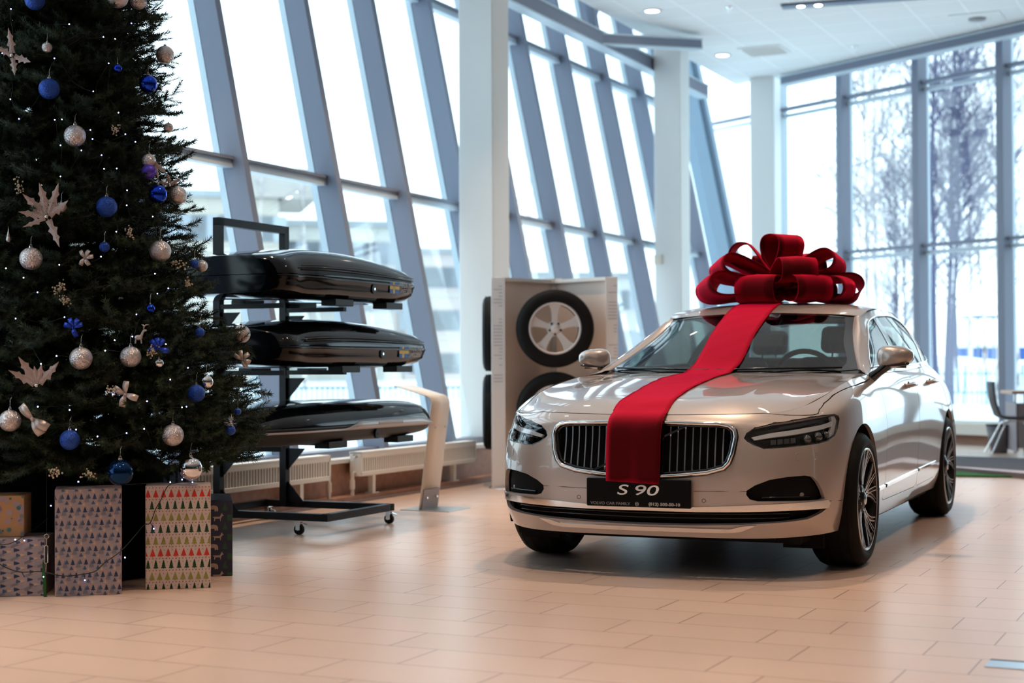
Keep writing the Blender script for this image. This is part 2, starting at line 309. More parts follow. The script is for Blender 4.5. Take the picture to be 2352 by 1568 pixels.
def floor_nodes():
    nt=m_floor.node_tree;b=nt.nodes['Principled BSDF'];tc=nt.nodes.new('ShaderNodeTexCoord');mp=nt.nodes.new('ShaderNodeMapping');br=nt.nodes.new('ShaderNodeTexBrick')
    mp.inputs['Location'].default_value=(2.095+.615*20,-5.106+.3025*60,0)
    nt.links.new(tc.outputs['Object'],mp.inputs[0]);nt.links.new(mp.outputs[0],br.inputs['Vector'])
    br.offset=1/3;br.offset_frequency=2;br.inputs['Scale'].default_value=1;br.inputs['Brick Width'].default_value=.615;br.inputs['Row Height'].default_value=.3025
    br.inputs['Mortar Size'].default_value=.0028;br.inputs['Mortar Smooth'].default_value=.1;br.inputs['Bias'].default_value=0
    br.inputs['Color1'].default_value=(.68,.50,.40,1);br.inputs['Color2'].default_value=(.645,.47,.375,1);br.inputs['Mortar'].default_value=(.26,.15,.12,1)
    n=nt.nodes.new('ShaderNodeTexNoise');n.inputs['Scale'].default_value=1.7;n.inputs['Detail'].default_value=6;nt.links.new(tc.outputs['Object'],n.inputs['Vector'])
    n2=nt.nodes.new('ShaderNodeTexNoise');n2.inputs['Scale'].default_value=5;n2.inputs['Detail'].default_value=5;m2=nt.nodes.new('ShaderNodeMapping');m2.inputs['Scale'].default_value=(1,1.6,1);nt.links.new(tc.outputs['Object'],m2.inputs[0]);nt.links.new(m2.outputs[0],n2.inputs['Vector'])
    ad=nt.nodes.new('ShaderNodeMath');ad.operation='ADD';nt.links.new(n.outputs[0],ad.inputs[0]);nt.links.new(n2.outputs[0],ad.inputs[1])
    mr=nt.nodes.new('ShaderNodeMapRange');mr.inputs[1].default_value=.6;mr.inputs[2].default_value=1.4;mr.inputs[3].default_value=.97;mr.inputs[4].default_value=1.03;nt.links.new(ad.outputs[0],mr.inputs[0])
    mx=nt.nodes.new('ShaderNodeMix');mx.data_type='RGBA';mx.blend_type='MULTIPLY';mx.inputs[0].default_value=1;nt.links.new(br.outputs['Color'],mx.inputs[6]);nt.links.new(mr.outputs[0],mx.inputs[7]);nt.links.new(mx.outputs[2],b.inputs['Base Color'])
    r2=nt.nodes.new('ShaderNodeMapRange');r2.inputs[1].default_value=.3;r2.inputs[2].default_value=.7;r2.inputs[3].default_value=.285;r2.inputs[4].default_value=.30;nt.links.new(n2.outputs[0],r2.inputs[0]);nt.links.new(r2.outputs[0],b.inputs['Roughness'])
    bp=nt.nodes.new('ShaderNodeBump');bp.inputs['Strength'].default_value=.5;bp.inputs['Distance'].default_value=.002;bp.invert=True;nt.links.new(br.outputs['Fac'],bp.inputs['Height']);nt.links.new(bp.outputs[0],b.inputs['Normal'])
floor_nodes()
def ceil_nodes():
    nt=m_ceil.node_tree;b=nt.nodes['Principled BSDF'];tc=nt.nodes.new('ShaderNodeTexCoord');br=nt.nodes.new('ShaderNodeTexBrick')
    nt.links.new(tc.outputs['Object'],br.inputs['Vector']);br.offset=0;br.inputs['Scale'].default_value=1;br.inputs['Brick Width'].default_value=.6;br.inputs['Row Height'].default_value=.6
    br.inputs['Mortar Size'].default_value=.011;br.inputs['Color1'].default_value=(.78,.80,.80,1);br.inputs['Color2'].default_value=(.75,.77,.77,1);br.inputs['Mortar'].default_value=(.88,.90,.90,1)
    nt.links.new(br.outputs['Color'],b.inputs['Base Color'])
    bp=nt.nodes.new('ShaderNodeBump');bp.inputs['Strength'].default_value=.6;bp.inputs['Distance'].default_value=.01;nt.links.new(br.outputs['Fac'],bp.inputs['Height']);nt.links.new(bp.outputs[0],b.inputs['Normal'])
ceil_nodes()
# ================= SHELL (local axes = u, v, z; objects turned by ROOMROT)
D34=Vector((-sin(rad(34)),cos(rad(34)),0)); P0=Vector((5.855,20.69,0)); N34=Vector((D34.y,-D34.x,0))
def uvof(p): return (p.dot(AX),p.dot(WX))
def RW(t,off=0,z=0): return P0+D34*t+N34*off+Vector((0,0,z))
HC=5.25; HR=7.4
def roomobj(mb,name,mats,**k): o=mb.build(name,mats,**k); 
def struct(o): o['kind']='structure'; return o
def turn(o): o.rotation_euler=(0,0,ROOMROT); return o
c1=uvof(RW(4.6,.1)); c2=uvof(RW(-20,.1))
m=MB(); m.prism([(-6.75,-8),(c2[0]+.0,-8),c2,c1,(-6.75,23.1)],-.12,0); struct(turn(m.build('floor',m_floor)))
def onceil(x,y):
    d=px(x,y,1.)-Vector((0,0,H)); return Vector((0,0,H))+d*((HC-H)/d.z)
_k0=onceil(1690,195); _k1=onceil(2352,60); a1=uvof(_k0); a2=uvof(_k0+(_k1-_k0).normalized()*24.5)
m=MB(); m.prism([(a1[0],-8),(a2[0],-8),a2,a1],HC,HC+.16); struct(turn(m.build('ceiling',m_ceil)))
m=MB(); m.prism([(-8.6,-8.3),(c2[0]+.3,-8.3),(c2[0]+.5,c2[1]),(c1[0]+.2,c1[1]+.8),(-8.6,24.5)],HR,HR+.2); struct(turn(m.build('ceiling',m_white)))
m=MB(); m.prism([(-8.4,-8.25),(c2[0]+.2,-8.25),(c2[0]+.2,-8),(-8.4,-8)],0,HR-.005); struct(turn(m.build('wall_back',m_backw)))
m=MB(); m.prism([(c2[0]-.02,-8),(c2[0]+.2,-8),(c2[0]+.2,c2[1]-.25),(c2[0]-.02,c2[1]-.25)],0,HR-.005); struct(turn(m.build('wall_right',m_backw)))
# ---- left slanted glazing
TT=.205
def uf(z): return -6.42-TT*(z-.35)
MV=[9.93,11.27,12.48,13.68,14.85,15.98,17.2,18.5,19.8,21.1]+[9.93-1.245*k for k in range(1,9)]; MV.sort()
w1=struct(turn(empty('window_1')))
def slant_box(mb,u0,u1,v0,v1,z0,z1,mi=0):
    V=[(uf(z)+u,v,z) for z in (z0,z1) for v in (v0,v1) for u in (u0,u1)]
    mb.add(V,[(0,2,3,1),(4,5,7,6),(0,1,5,4),(2,6,7,3),(0,4,6,2),(1,3,7,5)],mi)
for v in MV:
    m=MB(); slant_box(m,-.19,0,v-.075,v,.36,HR); slant_box(m,-.26,-.2,v-.07,v-.01,.36,HR,1); m.build('mullion',[m_steel,m_steel_l],w1)
for z,h in ((2.62,.06),(4.72,.07)):
    for i in range(len(MV)-1):
        m=MB(); slant_box(m,-.19,-.08,MV[i],MV[i+1]-.075,z,z+h*.45,0); slant_box(m,-.19,-.10,MV[i],MV[i+1]-.075,z-h,z,1); m.build('transom',[m_steel,m_steel_l],w1)  # paler lower strip paints the light reflected off the transom underside
ge=MV+[22.6]
for i in range(len(ge)-1):
    m=MB(); slant_box(m,-.205,-.195,ge[i]-.035,ge[i+1]-.04,.37,HR); m.build('glass_pane',m_glass,w1)
m=MB(); slant_box(m,-.24,-.06,-.1,22.6,.33,.385); m.build('bottom_rail',m_steel,w1)
m=MB(); slant_box(m,-.34,-.02,22.25,22.6,.0,HR,0); slant_box(m,-.02,.06,22.34,22.5,.0,HR,0);m.build('corner_post',[m_cornerm],w1)
m=MB(); m.box(-6.62,-6.37,-8,22.6,.0,.30,0); m.box(-6.64,-6.33,-8,22.6,.30,.332,1); m.box(-6.37,-6.24,-8,22.6,0,.05,0); struct(turn(m.build('wall_left',[m_brown,m_white])))
m=MB(); m.box(-6.24,-6.205,-8,22.6,0,.018,0); struct(turn(m.build('baseboard_left',[mat('grey_cable_trim',(.22,.17,.17),.4)])))
m=MB(); slant_box(m,-.20,-.05,-8,-.12,.335,HR); struct(turn(m.build('wall_left',[m_backw])))
# ---- right glazing (local x along the wall to the right, y outward)
w2=struct(empty('window_2',P0,math.atan2(-D34.y,-D34.x)))
def lx(t): return -t
MT=[4.45,3.24,1.92,.52,-.87]+[-.87-1.4*k for k in range(1,4)]
# local +y is D34 rotated: outward must be N34 -> check sign
_s=1 if (Matrix.Rotation(w2.rotation_euler.z,4,'Z')@Vector((0,1,0))).dot(N34)>0 else -1
def rb(mb,t0,t1,o0,o1,z0,z1,mi=0):
    a,b=sorted((-t0,-t1)); c,d=sorted((o0*_s,o1*_s)); mb.box(a,b,c,d,z0,z1,mi)
for t in MT[1:]:
    m=MB(); w=.16 if t==3.24 else .11; rb(m,t-w/2,t+w/2,-.16,.02,.30,HR,0); rb(m,t-.03,t+.03,.05,.1,.3,HR,1); m.build('mullion',[m_steel if t!=3.24 else m_steel_l,m_steel_l],w2)
for z,k in ((2.62,0),(4.82,1)):
    for i in range(len(MT)-1):
        m=MB(); MT[0]=4.95 if k else 4.5; rb(m,MT[i]-.055,MT[i+1]+.055,-.10,.02,z,z+.04,0); rb(m,MT[i]-.055,MT[i+1]+.055,-.04,.02,z-.10,z-.05,1); m.build('transom',[m_steel,m_steel_l],w2)
for i in range(len(MT)-1):
    m=MB(); rb(m,MT[i]-.0,MT[i+1]+.0,.028,.038,.3,HR,0); m.build('glass_pane',m_glass,w2)
m=MB(); rb(m,4.5,-5.1,-.12,.05,.27,.31,0); m.build('bottom_rail',m_white,w2)
wr=empty('wall_right',P0,w2.rotation_euler.z,kind='structure')
m=MB(); rb(m,4.3,-20,-.05,.12,0,.265,0); m.build('plinth',[m_brown],wr); m=MB(); rb(m,-5.12,-20,-.05,.12,.27,HR,0); m.build('solid_wall',[m_backw],wr)
def beam(p,q,w,h,label):
    m=MB(); p=Vector(p);q=Vector(q); m.bar(p,q,w,h,0); m.bar(p+Vector((0,0,h/2)),q+Vector((0,0,h/2)),w*1.25,.02,1); m.bar(p-Vector((0,0,h/2)),q-Vector((0,0,h/2)),w*1.25,.02,1); o=m.build('steel_beam',[m_steel,m_steel_l]); return tag(o,label,'beam')
beam(RW(2.72,-.45,5.16),RW(-16,-.45,5.16),.12,.12,'dark blue grey steel beam running across the tall right hand windows below the ceiling')
beam(UV(-6.98,3,4.93),UV(-6.98,21.3,4.93),.12,.17,'long blue grey steel beam along the slanted left glass wall near the ceiling')
beam(UV(-6.98,17.3,4.93),UV(-6.3,19.0,5.12),.12,.12,'short steel strut joining the long left beam to the middle white column')
for v0 in (16.6,19.2,14.0,):
    m=MB(); m.bar(UV(-7.06,v0+.6,5.05),UV(-7.0,v0+1.6,6.6),.07,.07); m.bar(UV(-7.0,v0+.6,5.05),UV(-7.0,v0-.4,6.6),.07,.07)
    tag(m.build('roof_brace',m_steel),{16.6:'V shaped steel brace above the left beam beside the ceiling edge',19.2:'farther steel brace above the left beam behind the middle column',14.0:'nearer steel brace above the left beam behind the big white column'}[v0],'brace')
# ---- columns
cw=.361
def column(pxc,Y,label,h=HC):
    d=px(pxc,600,Y); u,v=uvof(d); m=MB(); m.box(-cw/2,cw/2,-cw/2,cw/2,0,h)
    p=UV(u,v); c=empty('column',p,ROOMROT,label,'column'); 
    m.build('shaft',m_white,c,bevel=.012); m=MB(); m.box(-cw/2-.012,cw/2+.012,-cw/2-.012,cw/2+.012,0,.09); m.build('base_trim',m_brown,c); return c
cA=column(1113,14.9,'large square white column behind the white wheel display')
cB=column(1545,20.2,'square white column left of the red bow reaching the ceiling')
m=MB(); m.box(-.05,.05,-.02,0,-.06,.06); o=m.build('wall_switch',mat('cream_plastic',(.66,.62,.52),.4),cB); o.location=(-cw/2+.05,-cw/2,2.4)
cC=column(1760,22.97,'farthest square white column at the corner of the ceiling')
# ---- ceiling fittings
m_em=mat('lamp_glow',(1,1,1),.5,emit=(1,.97,.9),es=14)
m_emw=mat('lamp_glow_warm',(1,1,1),.5,emit=(1,.86,.68),es=16)
def downlight(u,v,label,warm=False,pw=90,r=.085):
    e=empty('downlight',UV(u,v,HC),ROOMROT,label,'ceiling lamp','recessed ceiling downlights')
    m=MB(); m.lathe([(r+.03,0),(r+.03,-.012),(r,-.014),(r-.004,-.004)],28); m.build('trim_ring',m_white,e)
    m=MB(); m.lathe([(.0001,-.008),(r,-.008)],28); m.build('diffuser',m_emw if warm else m_em,e)
    l=lamp('bulb','SPOT',(0,0,-.03),(0,0,0),pw,(1,.70,.48) if warm else (1,.9,.8),r*.8,e,spot=rad(76),blend=.8)
    return e
downlight(-6.36,17.46,'bright round ceiling downlight nearest the top edge of the photo, left of the track lamp')
downlight(-6.42,20.39,'round ceiling downlight beside the square air vent, right of the middle column')
k=0
for v in (14.6,11.8,9,6.2,3.4,.6):
    for u in (-5.9,-2.9,.1):
        downlight(u,v,'recessed warm ceiling downlight in the grid above and in front of the car',True,330 if u<0 else 190)
def vent():
    e=empty('ceiling_vent',UV(-5.82,20.33,HC),ROOMROT,'square louvred air vent in the ceiling above the middle downlight','air vent')
    m=MB(); m.box(-.29,.29,-.29,-.25,-.012,0); m.box(-.29,.29,.25,.29,-.012,0); m.box(-.29,-.25,-.25,.25,-.012,0); m.box(.25,.29,-.25,.25,-.012,0); m.build('frame',m_white,e)
    m=MB(); m.box(-.25,.25,-.25,.25,-.001,0); m.build('duct_opening',m_dark,e)
    for k in range(7):
        y=-.21+k*.07; m=MB(); m.add([(-.25,y,-.002),(.25,y,-.002),(.25,y+.03,-.03),(-.25,y+.03,-.03),(-.25,y,0),(.25,y,0),(.25,y+.03,-.026),(-.25,y+.03,-.026)],[(0,1,2,3),(7,6,5,4)]); m.build('louvre',m_white,e)
vent()
for (u,v,l) in ((-5.49,17.7,'small pendant sprinkler head in the ceiling near the top edge, left of the track lamp'),(-4.68,20.6,'small sprinkler head in the ceiling above the right windows')):
    e=empty('sprinkler',UV(u,v,HC),0,l,'sprinkler'); m=MB(); m.lathe([(.05,0),(.05,-.01),(.018,-.014),(.012,-.05),(.0001,-.052)],16); m.build('body',m_chrome,e); m=MB(); m.lathe([(.0001,-.062),(.03,-.06),(.03,-.057),(.0001,-.055)],16); m.build('deflector',m_chrome,e)
e=empty('ceiling_speaker',UV(-2.95,19.6,HC),ROOMROT,'round grey ceiling speaker in a square panel near the top right corner','speaker'); m=MB(); m.box(-.3,.3,-.3,.3,-.008,0); m.build('panel',m_white,e); m=MB(); m.lathe([(.11,-.008),(.10,-.03),(.0001,-.034)],24); m.build('grille',mat('grey_mesh',(.3,.3,.32),.6),e)
def track():
    p=UV(-4.91,17.9,HC); q=UV(-2.0,18.3,HC); d=(q-p).normalized(); e=empty('track_lamp',p,math.atan2(d.y,d.x),'dark recessed track lamp with small spots at the top edge of the photo','track lamp')
    m=MB(); m.box(0,3,-.09,.09,-.03,0); m.build('housing',mat('track_housing',(.10,.13,.2),.4),e)
    for x in (.22,.42,1.8,2.0):
        m=MB(); m.lathe([(.0001,-.036),(.035,-.036),(.045,-.03)],16,0,Matrix.Translation((x,0,0))); m.build('spot',m_em,e)
track()
# ---- radiators
def radiator(v0,v1,label,valve_left):
    e=empty('radiator',UV(-6.27,v0),ROOMROT,label,'radiator','low radiators under the slanted glass wall'); L=v1-v0
    m=MB(); z0,z1=.195,.385
    m.box(-.05,.035,0,L,z0+.03,z1-.012,0); m.box(-.055,.05,-.004,L+.004,z1-.018,z1,0); m.box(-.05,.05,-.002,L+.002,z0,z0+.035,0); m.box(-.05,.05,-.002,L+.002,z1-.05,z1-.018,0)
    m.box(-.05,.05,-.004,.02,z0,z1,0); m.box(-.05,.05,L-.02,L+.004,z0,z1,0)
    n=int(L/.035)
    for i in range(n): y=.03+i*(L-.06)/n; m.box(.03,.047,y,y+.017,z0+.03,z1-.045,0)
    m.build('casing',m_rad,e,bevel=.003,seg=1)
    for y in (.25,L-.35):
        m=MB(); m.box(-.02,.02,y-.022,y+.022,.052,z0+.02); m.box(-.035,.035,y-.05,y+.05,.05,.058); m.build('foot',m_rad,e)
    yv=-.05 if valve_left else L+.05
    m=MB(); m.cyl((0,yv,.05),(0,yv,z0+.03),.016,12); m.cyl((0,yv,z0+.03),(0,0 if valve_left else L,z0+.03),.012,10); m.cyl((0,yv,.10),(0,yv,.17),.022,12); m.build('valve',mat('pale_valve',(.72,.66,.6),.35),e)
    m=MB(); m.cyl((.0,-.004 if valve_left else L,z1-.03),(0,-.02 if valve_left else L+.02,z1-.03),.012,12); m.build('plug',m_chrome,e)
radiator(7.3,10.03,'white low radiator partly hidden behind the roof box rack and gifts',False)
radiator(10.47,12.46,'white low radiator behind the slanted information stand',True)
def radiator2():
    e=empty('radiator',RW(1.5,-.16),w2.rotation_euler.z,'pale low radiator under the right windows behind the car','radiator')
    m=MB(); m.box(0,7,-.04,.04,.13,.29,0); n=160
    for i in range(n): x=.05+i*6.9/n; m.box(x,x+.02,-.05,.05,.15,.27,0)
    for x in (.5,3.5,6.5): m.box(x-.02,x+.02,-.02,.02,0,.14,0)
    m.build('casing',m_rad,e)
radiator2()
# ---- floor socket lid
b=px(2262,1512,5.5);
def floorbox():
    u,v=-.86+.0,5.5; e=empty('floor_socket',UV(-.835,5.565),ROOMROT,'recessed steel floor socket lid in the tiles at the bottom right corner','floor socket')
    m=MB(); m.box(0,.25,0,.13,.0005,.0025); m.build('lid',mat('brushed_steel',(.55,.62,.68),.3,.9),e)
    m=MB(); m.box(.0,.25,.13,.15,.0005,.003); m.box(.25,.262,.0,.15,.0005,.003); m.box(.195,.25,.045,.09,.0025,.0035); m.build('cable_slot',m_dark,e)
floorbox()
# ================= CAR (local x forward, y to its left, z up; origin under the front axle)
m_paint=mat('sand_silver_paint',(.47,.405,.37),.34,.35,coat=1.)
m_paintin=mat('dark_inner_metal',(.012,.012,.013),.8)
m_chr2=mat('satin_dark_chrome',(.66,.65,.65),.22,1.)
m_gloss=mat('gloss_black_trim',(.006,.006,.007),.12,coat=.5)
m_rub=mat('tyre_rubber',(.006,.006,.006),.65,spec=.2)
m_alu=mat('diamond_cut_alloy',(.60,.60,.61),.22,1.)
m_alub=mat('black_alloy',(.015,.015,.016),.3,.4)
m_cglass=glassmat('windscreen_glass',(.33,.39,.38)); m_cglass2=glassmat('door_glass',(.34,.44,.42)); m_lens=glassmat('lamp_lens',(.85,.88,.9))
m_int=mat('charcoal_leather',(.022,.021,.021),.6); m_dash=mat('dark_dashboard',(.02,.02,.02),.55)
def densify(P,step):
    out=[];n=len(P)
    for i in range(n):
        a=np.array(P[i],float);b=np.array(P[(i+1)%n],float);k=max(1,int(math.ceil(np.linalg.norm(b-a)/step)))
        for j in range(k): out.append(a+(b-a)*j/k)
    return np.array(out)
def inpoly(P,pts):
    P=np.asarray(P);x,y=pts[:,0],pts[:,1];c=np.zeros(len(pts),bool);n=len(P)
    for i in range(n):
        x0,y0=P[i];x1,y1=P[(i+1)%n]
        if y0==y1: continue
        m=((y0>y)!=(y1>y))&(x<(x1-x0)*(y-y0)/(y1-y0)+x0);c^=m
    return c
def inset(P,d):
    P=[np.array(p,float) for p in P];n=len(P);A=sum(P[i][0]*P[(i+1)%n][1]-P[(i+1)%n][0]*P[i][1] for i in range(n));s=1 if A>0 else -1;out=[]
    for i in range(n):
        a,b,c=P[i-1],P[i],P[(i+1)%n];e1=(b-a)/max(np.linalg.norm(b-a),1e-9);e2=(c-b)/max(np.linalg.norm(c-b),1e-9)
        n1=np.array([-e1[1],e1[0]])*s;n2=np.array([-e2[1],e2[0]])*s;q=n1+n2;q=q/max(np.linalg.norm(q),1e-6);out.append(b+q*d/max(.5,q.dot(n1)))
    return out
def smoothpoly(P,n=6): return [(p.x,p.y) for p in catmull([(a,b,0) for a,b in P],n,True)]
def patch_data(S,outer,holes=(),step=.035,ref=None,off=0.,rim=0.,flip=False):
    D=[densify(outer,step*.7)]+[densify(h,step*.45) for h in holes]
    pts=np.concatenate(D);edges=[];k=0
    for d in D: n=len(d);edges+=[(k+i,k+(i+1)%n) for i in range(n)];k+=n
    lo,hi=D[0].min(0),D[0].max(0);gx=np.arange(lo[0]+step/2,hi[0],step);gy=np.arange(lo[1]+step/2,hi[1],step)
    if len(gx)*len(gy)>0:
        G=np.array([(x,y) for x in gx for y in gy]);keep=inpoly(D[0],G)
        for h in D[1:]: keep&=~inpoly(h,G)
        G=G[keep]
        if len(G):
            dm=np.full(len(G),9.)
            for c in range(0,len(pts),200): dm=np.minimum(dm,np.sqrt(((G[:,None]-pts[None,c:c+200])**2).sum(-1)).min(1))
            pts=np.concatenate([pts,G[dm>step*.4]])
    r=delaunay_2d_cdt([Vector(p) for p in pts.tolist()],edges,[],0,1e-6)
    V=np.array([(p.x,p.y) for p in r[0]]);F=[f for f in r[2]]
    cen=np.array([V[list(f)].mean(0) for f in F]);ok=inpoly(D[0],cen)
    for h in D[1:]: ok&=~inpoly(h,cen)
    F=[f for f,o in zip(F,ok) if o];used=sorted({i for f in F for i in f});mp={u:i for i,u in enumerate(used)};V=V[used];F=[tuple(mp[i] for i in f) for f in F]
    Pp=S.P(V[:,0],V[:,1]);N=S.N(V[:,0],V[:,1])
    rv=np.array(ref if ref is not None else (0,0,1),float);mid=(N*rv).sum(1)
    if np.sum(mid)<0: N=-N
    Pp=Pp+N*off
    fl=[]
    for f in F:
        a,b,c=Pp[f[0]],Pp[f[1]],Pp[f[2]];g=np.cross(b-a,c-a)
        fl.append(f if g.dot(N[f[0]])>0 else f[::-1])
    F=fl;LN=[N[i] for f in F for i in f];nv=len(Pp);Vv=Pp.tolist()
    if rim:
        cnt={}
        for f in F:
            for i in range(len(f)): a,b=f[i],f[(i+1)%len(f)];cnt[(a,b)]=1
        bd=[(a,b) for (a,b) in cnt if (b,a) not in cnt];bi={};
        for a,b in bd:
            k=len(Vv);Vv+=[Pp[b].tolist(),Pp[a].tolist(),(Pp[a]-N[a]*rim).tolist(),(Pp[b]-N[b]*rim).tolist()];f=(k,k+1,k+2,k+3);p=[np.array(Vv[i]) for i in f];g=np.cross(p[1]-p[0],p[2]-p[0]);g=g/max(np.linalg.norm(g),1e-9);F.append(f);LN+=[g]*4
    Vv=np.array(Vv);LN=np.array(LN)
    if flip: Vv=Vv*[1,-1,1];LN=LN*[1,-1,1];F2=[];L2=[];k=0
    if flip:
        for f in F: F2.append(f[::-1]);L2.append(LN[k:k+len(f)][::-1]);k+=len(f)
        F=F2;LN=np.concatenate(L2)
    return Vv,F,LN
def pmesh(name,datas,mats,parent,mi=None):
    V=[];F=[];L=[];M=[]
    for q,(v,f,l) in enumerate(datas):
        k=len(V);V+=v.tolist();F+=[tuple(i+k for i in a) for a in f];L.append(l);M+=[0 if mi is None else mi[q]]*len(f)
    me=bpy.data.meshes.new(name);me.from_pydata(V,[],F)
    for m in (mats if isinstance(mats,(list,tuple)) else [mats]): me.materials.append(m)
    me.polygons.foreach_set('use_smooth',[True]*len(F));me.polygons.foreach_set('material_index',M)
    me.normals_split_custom_set([tuple(x) for x in np.concatenate(L)]);me.update()
    o=bpy.data.objects.new(name,me);COL.objects.link(o)
    if parent: o.parent=parent
    return o
def pt(S,name,outer,parent,mats,holes=(),**k):
    return pmesh(name,[patch_data(S,outer,holes,**k)],mats,parent)
def loft_data(A,B,n=4,bulge=0,ref=(0,0,1)):
    """smooth strip between two point rows"""
    A=np.array(A,float);B=np.array(B,float);m=len(A);V=[];rv=np.array(ref,float)
    for j in range(n+1):
        q=j/n;V.append(A*(1-q)+B*q+rv*bulge*4*q*(1-q))
    V=np.array(V);P=V.reshape(-1,3);F=[]
    du=np.gradient(V,axis=1);dv=np.gradient(V,axis=0);N=np.cross(du,dv);N/=np.maximum(np.linalg.norm(N,axis=-1,keepdims=True),1e-9)
    if (N*rv).sum()<0:N=-N
    Nf=N.reshape(-1,3);L=[]
    for j in range(n):
        for i in range(m-1):
            f=(j*m+i,j*m+i+1,(j+1)*m+i+1,(j+1)*m+i);g=np.cross(P[f[1]]-P[f[0]],P[f[2]]-P[f[0]])
            if g.dot(rv)<0:f=f[::-1]
            F.append(f);L+=[Nf[q] for q in f]
    return P,F,np.array(L)
def flipd(d):
    V,F,L=d;V=V*[1,-1,1];F2=[];L2=[];k=0
    for f in F:F2.append(f[::-1]);L2.append((L*[1,-1,1])[k:k+len(f)][::-1]);k+=len(f)
    return V,F2,np.concatenate(L2)
car=empty('car',CARO,CARROT,'light sand silver four door sedan with a huge red bow, parked on the tiled floor','car')
TW=WALL.tt[-1]
def wxz(P,tr=(1.0,6.0)): return WALL.inv(P,(0,2),tr)
def arch(cx,R=.39,tr=(.9,5.2)):
    P=[];a0=math.asin((.345-.212)/R)
    for k in range(29):
        a=-a0+(pi+2*a0)*k/28;P.append((cx+R*cos(a),.345+R*sin(a)))
    Q=WALL.inv(P,(0,2),tr);return [(Q[0][0],.14)]+Q+[(Q[-1][0],.14)]
ARF=arch(0,.39,(.9,3.0));ARR=arch(-2.941,.39,(3.6,5.6))
FD=wxz([(-.52,.988),(-.56,.93),(-.61,.80),(-.645,.70),(-.63,.55),(-.615,.40),(-.615,.30),(-.66,.285),(-1.70,.285),(-1.745,.31),(-1.71,.47),(-1.70,.75),(-1.685,.93)],(1.7,4));FD=[(FD[0][0],.995)]+FD[1:]+[(FD[-1][0],.995)]
RD=wxz([(-1.685,.93),(-1.70,.75),(-1.71,.47),(-1.745,.31),(-1.80,.285),(-2.40,.30),(-2.44,.40),(-2.49,.53),(-2.57,.66),(-2.66,.76),(-2.70,.86),(-2.68,.95)],(2.9,5));RD=[(RD[0][0],.995)]+RD+[(RD[-1][0],.995)]
HLP=[(.511,.747),(.522,.785),(.558,.837),(.652,.888),(.76,.893),(.865,.885),(.95,.868),(1.038,.847),(1.077,.823),(1.088,.797),(1.069,.743),(1.038,.705),(.975,.683),(.904,.677),(.755,.674),(.652,.673),(.605,.675),(.558,.70),(.525,.727)]
GRP=[(0,.888),(.10,.887),(.385,.872),(.435,.853),(.462,.81),(.470,.757),(.458,.653),(.442,.593),(.417,.560),(.338,.533),(.22,.517),(.102,.507),(0,.505)];GRF=GRP+[(-a,b) for a,b in GRP[-2:0:-1]]
FOG=[(.527,.44),(.566,.467),(.637,.497),(.72,.511),(.817,.517),(.865,.507),(.896,.48),(.93,.435),(.955,.392),(.927,.387),(.582,.387),(.542,.397),(.525,.42)]
INT=[(0,.333),(.283,.333),(.495,.337),(.715,.343),(.86,.345),(.975,.343),(.935,.325),(.841,.297),(.715,.285),(.479,.272),(.25,.264),(0,.26)];INF=INT+[(-a,b) for a,b in INT[-2:0:-1]]
SEAM=[(.60,1.0),(.72,.955),(.83,.912),(.885,.893),(.92,.893),(.943,.923),(1.03,.957),(1.226,.970),(1.486,.962),(1.753,.948),(2.02,.955),(2.14,.97),(2.20,1.0)]
mir=lambda P:[(-a,b) for a,b in P]
# body shell: the whole side wall minus its openings
seamR=mir(SEAM)[::-1]
outer=[(-TW,.2),(TW,.2),(TW,1.0)]+SEAM[::-1]+seamR[::-1][:0]+[(x,y) for x,y in mir(SEAM)]+[(-TW,1.0)]
# hood front edge between the two seams stays at v=1 -> outer passes (.60,1) to (-.60,1)
holes=[inset(h,-.0) for h in (ARF,ARR,mir(ARF),mir(ARR),FD,RD,mir(FD),mir(RD),HLP,mir(HLP),GRF,FOG,mir(FOG),INF)]
pt(WALL,'body_shell',outer,car,[m_paint],holes,step=.05,ref=(1,0,0),rim=.018) if False else None
def wall_ref(V): return None
# split in left / right / front so that the reference direction is safe
def wallpatch(name,outer,parent,mats,holes=(),**k):
    D=[patch_data(WALL,outer,holes,ref=REFS(outer),**k)];return pmesh(name,D,mats,parent)
def REFS(P):
    P=np.array(P);c=P.mean(0)
    n=WALL.N(np.array([c[0]]),np.array([c[1]]))[0];p=WALL.P(np.array([c[0]]),np.array([c[1]]))[0]
    r=np.array([p[0]+1.5,p[1]*2.5,.1]);return r
def arcs(t0,t1): return [(t0,.2),(t1,.2)]
XF=1.10
Dl=[]
lo=[(0,.2),(3.3,.2),(3.3,1.0)]+SEAM[::-1]+[(0,1.0)]
hl=[ARF,FD,RD,HLP,[(-.05,.888)]+GRP[1:-1]+[(-.05,.505)],FOG,[(-.05,.333)]+INT[1:-1]+[(-.05,.26)]]
A1=patch_data(WALL,lo,hl,step=.05,ref=(.3,1,.2),rim=.02)
A2=patch_data(WALL,[(3.3,.2),(TW,.2),(TW,1.0),(3.3,1.0)],[ARR,RD],step=.06,ref=(-.3,1,.2),rim=.02)
pmesh('body_shell',[A1,A2,flipd(A1),flipd(A2)],m_paint,car)
